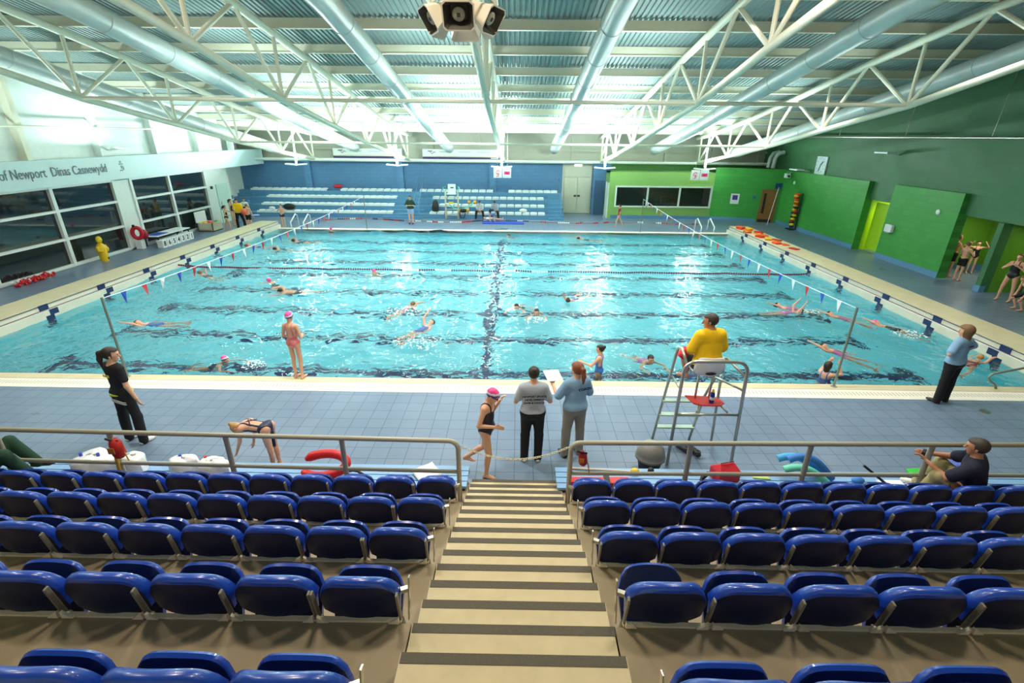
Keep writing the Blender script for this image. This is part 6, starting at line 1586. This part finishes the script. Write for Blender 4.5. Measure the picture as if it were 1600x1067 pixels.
# ---- swimmers
def heading(a, b, pitch=84):
    """rotation for a body lying face down with the head toward pixel direction a -> b (b is where the head is)"""
    p = px(*a, Z=0); q = px(*b, Z=0); d = q - p; return math.atan2(-d.x, d.y)
def swim(label, hx, hy, ang, style, H=1.5, z=-0.02, **k):
    """ang: compass the head points to, degrees from +Y toward -X (far end)"""
    g = px(hx, hy, Z=0.05); s = H / 1.7; A = math.radians(ang)
    d = Vector((-math.sin(A), math.cos(A), 0))
    hd = 0.63 * s
    if style in ('front', 'breast'): pit = -math.radians({'front': 74, 'breast': 58}[style]); head = (0, -35 if style == 'front' else -55)
    else: pit = math.radians(76); head = (0, 18)
    L = hd * math.cos(math.radians(10 if style != 'breast' else 28)); base = Vector((g.x, g.y, 0)) - d * L
    zz = z - {'back': 0.05, 'front': 0.07, 'breast': 0.02}[style] - hd * math.sin(math.radians({'back': 14, 'front': 16, 'breast': 32}[style]))
    R3 = Matrix.Rotation(A + (PI if style == 'back' else 0), 3, 'Z') @ Matrix.Rotation(pit, 3, 'X')
    arms = {'front': (((-0.25, 0.3, 1.0), (0.05, 0.3, 1)), ((0.3, -0.6, 0.5), (0.0, 0.4, 1))), 'breast': (((-0.8, 0.6, 0.5), (0.2, 0.5, 0.8)), ((0.8, 0.6, 0.5), (-0.2, 0.5, 0.8))), 'back': (((-0.4, 0.0, -1), (0.0, 0.3, -1)), ((0.2, 0.4, 1), (0, 0, 1)))}[style]
    legs = (((-0.12, 0.08, -1), (-0.05, -0.15, -1)), ((0.14, -0.1, -1), (0.05, -0.2, -1)))
    if 'arms' in k: arms = k.pop('arms')
    return person(label, (base.x, base.y, zz), H, rot=R3.to_euler(), hover=0.0, P=(0, 0, 0), head=head, arms=arms, legs=legs, near=k.pop('near', 1), plump=k.pop('plump', 0.88), **k)
def wade(label, hx, hy, face, H=1.5, up_=0.55, **k):
    """standing in the water, top of the head up_ metres above it at pixel hx, hy (head centre)"""
    # the head centre lies at height up_ - 0.12
    g = px(hx, hy, Z=up_ - 0.12); s = H / 1.7
    return person(label, (g.x, g.y, up_ - 1.69 * s), H, face=face, near=k.pop('near', 1), plump=k.pop('plump', 0.86), **k)
swim('swimmer in striped cap at the near pool edge left of the standing girl', 358, 564, -100, 'breast', 1.45, 0.02, cap='tri', suit=(m_suit_nv,), near=2)
wade('child with black topknot standing waist deep near the coaches', 939, 545, 70, 1.42, 0.74, hair=(m_hair_bk, 'bun'), suit=(m_suit_bl, 0.2), near=2, arms=(((-0.3, 0.6, -0.7), (0.1, 0.9, 0.2)), ((0.25, 0.0, -1), (0.0, 0.8, -0.3))))
swim('dark-haired swimmer in pink swimsuit swimming toward the near edge by the lifeguard chair', 1020, 566, -165, 'breast', 1.5, 0.03, hair=(m_hair_bk, 'short'), suit=(m_suit_pu,), near=2)
swim('swimmer with dark hair doing breaststroke in mid pool, right of a second bather', 838, 491, 175, 'breast', 1.5, 0.03, hair=(m_hair_dk, 'short'), suit=(m_suit_bk,))
swim('swimmer with dark hair, head just above water, left of the pair in mid pool', 805, 480, 160, 'breast', 1.45, -0.02, hair=(m_hair_bk, 'short'), suit=(m_suit_nv,))
swim('swimmer lifting an arm to the face beyond the pair in mid pool', 888, 468, 150, 'back', 1.5, 0.03, hair=(m_hair_dk, 'short'), suit=(m_suit_bl,), arms=(((-0.4, 0.8, 0.6), (0.4, 0.3, 0.8)), ((0.4, 0.3, -1), (0, 0, -1))))
swim('swimmer in pink cap in the open left middle of the pool', 583, 427, 178, 'breast', 1.45, 0.03, cap=m_cap_pk, suit=(m_suit_nv,))
swim('swimmer in pink cap farther left, low in the water', 417, 437, 60, 'breast', 1.4, -0.02, cap=m_cap_pk, suit=(m_suit_nv,))
swim('dark-haired swimmer stretched out just below the low pink cap', 436, 453, 110, 'front', 1.5, 0.0, hair=(m_hair_bk, 'short'), bottom=(m_suit_nv, 'trunks'))
swim('dark-haired front crawler near the left bunting by the far end', 428, 388, 100, 'front', 1.5, 0.0, hair=(m_hair_bk, 'short'), suit=(m_suit_nv,))
swim('swimmer with brown hair nearest the far left ladder rails', 457, 375, 100, 'front', 1.5, 0.0, hair=(m_hair_dk, 'short'), suit=(m_suit_nv,))
swim('pale swimmer touching the left pool end beyond the bunting', 384, 383, 100, 'front', 1.45, 0.0, hair=(m_hair_lb, 'short'), bottom=(m_suit_bl, 'trunks'))
swim('backstroke swimmer in blue close to the left pole', 214, 503, 105, 'back', 1.5, 0.02, hair=(m_hair_lb, 'short'), suit=(m_suit_bl,))
swim('swimmer raising one arm left of the floor cross line in mid pool', 675, 502, -35, 'back', 1.5, 0.02, hair=(m_hair_dk, 'short'), suit=(m_suit_bl,), arms=(((-0.4, 0.2, -1), (0, 0.3, -1)), ((0.3, 0.8, 0.5), (-0.2, 0.6, 0.9))))
swim('swimmer half hidden in spray beyond the one raising an arm', 646, 472, -30, 'front', 1.45, -0.02, hair=(m_hair_lb, 'short'), suit=(m_suit_pu,))
swim('swimmer at the left end of the lane rope', 311, 425, 70, 'front', 1.45, 0.0, hair=(m_hair_lb, 'short'), suit=(m_suit_nv,))
swim('dark-haired backstroke swimmer in lilac beneath the right bunting', 1214, 476, 80, 'back', 1.5, 0.03, hair=(m_hair_bk, 'short'), suit=(m_suit_pu,))
swim('backstroke swimmer with raised hands following close behind the one in lilac', 1252, 484, -95, 'back', 1.4, 0.0, hair=(m_hair_bk, 'short'), suit=(m_suit_pu,), arms=(((-0.3, 0.8, 0.4), (0, 0.7, 0.6)), ((0.3, 0.9, 0.2), (0, 0.6, 0.7))))
swim('brown-haired backstroke swimmer in pink behind the right flag pole', 1296, 489, 55, 'back', 1.45, 0.02, hair=(m_hair_dk, 'short'), suit=(m_suit_pu,))
swim('backstroke swimmer in pink cap and navy suit right of the right flag pole', 1368, 503, 50, 'back', 1.5, 0.03, cap=m_cap_pk, suit=(m_suit_nv,))
swim('dark-haired backstroke swimmer in lilac left of the right flag pole near the edge', 1286, 540, 45, 'back', 1.45, 0.03, hair=(m_hair_bk, 'short'), suit=(m_suit_pu,))
wade('bather with long dark hair rubbing eyes beside the right flag pole', 1294, 571, -60, 1.45, 0.42, hair=(m_hair_dk, 'long'), suit=(m_suit_bl,), near=2, arms=(((-0.3, 0.9, 0.0), (0.4, 0.1, 0.9)), ((0.3, 0.9, 0.0), (-0.4, 0.1, 0.9))))
swim('dark-haired swimmer at the far end over the floor cross line', 793, 370, 150, 'breast', 1.5, 0.02, hair=(m_hair_dk, 'short'), suit=(m_suit_nv,))
swim('swimmer with only back and head showing near the far edge', 903, 371, 80, 'front', 1.5, -0.03, hair=(m_hair_bk, 'short'), suit=(m_suit_nv,))
swim('swimmer in colourful cap in the near right corner behind the coach', 1533, 556, -60, 'front', 1.45, 0.0, hair=(m_hair_bl, 'short'), suit=(m_suit_rd,))
g = px(517, 357, Z=0.0); wade('swimmer in pink cap peeping over the far pool edge', 517, 357, 0, 1.4, 0.22, cap=m_cap_pk, suit=(m_suit_nv,))
# spray
m_foam = M('white_spray', (240, 248, 250), 0.5)
for i, (x, y, w, nm) in enumerate(((650, 535, 0.55, 'behind the raised-arm swimmer'), (634, 486, 0.5, 'before the half-hidden swimmer'), (838, 500, 0.3, 'before the breaststroke swimmer'), (1420, 522, 0.4, 'at the feet of the pink-capped backstroker'), (395, 570, 0.3, 'behind the swimmer at the near edge'), (585, 436, 0.22, 'before the pink-capped swimmer'), (1265, 487, 0.25, 'between the two backstroke swimmers'))):
    c = px(x, y, Z=0.0); r = random.Random(i); b = MB()
    for q in range(int(70 * w / 0.4)):
        a = r.uniform(0, 2 * PI); d_ = w * math.sqrt(r.random()); b.blob((c.x + d_ * math.cos(a) * 1.1, c.y + d_ * math.sin(a) * 0.8, 0.01 + r.uniform(0, 0.06) * (1 - d_ / w)), (r.uniform(0.008, 0.03), r.uniform(0.008, 0.03), r.uniform(0.005, 0.012)), 6, 4)
    o = b.build('water_spray', m_foam, smooth=True); tag(o, 'patch of white spray on the water ' + nm, 'spray', kind='stuff')
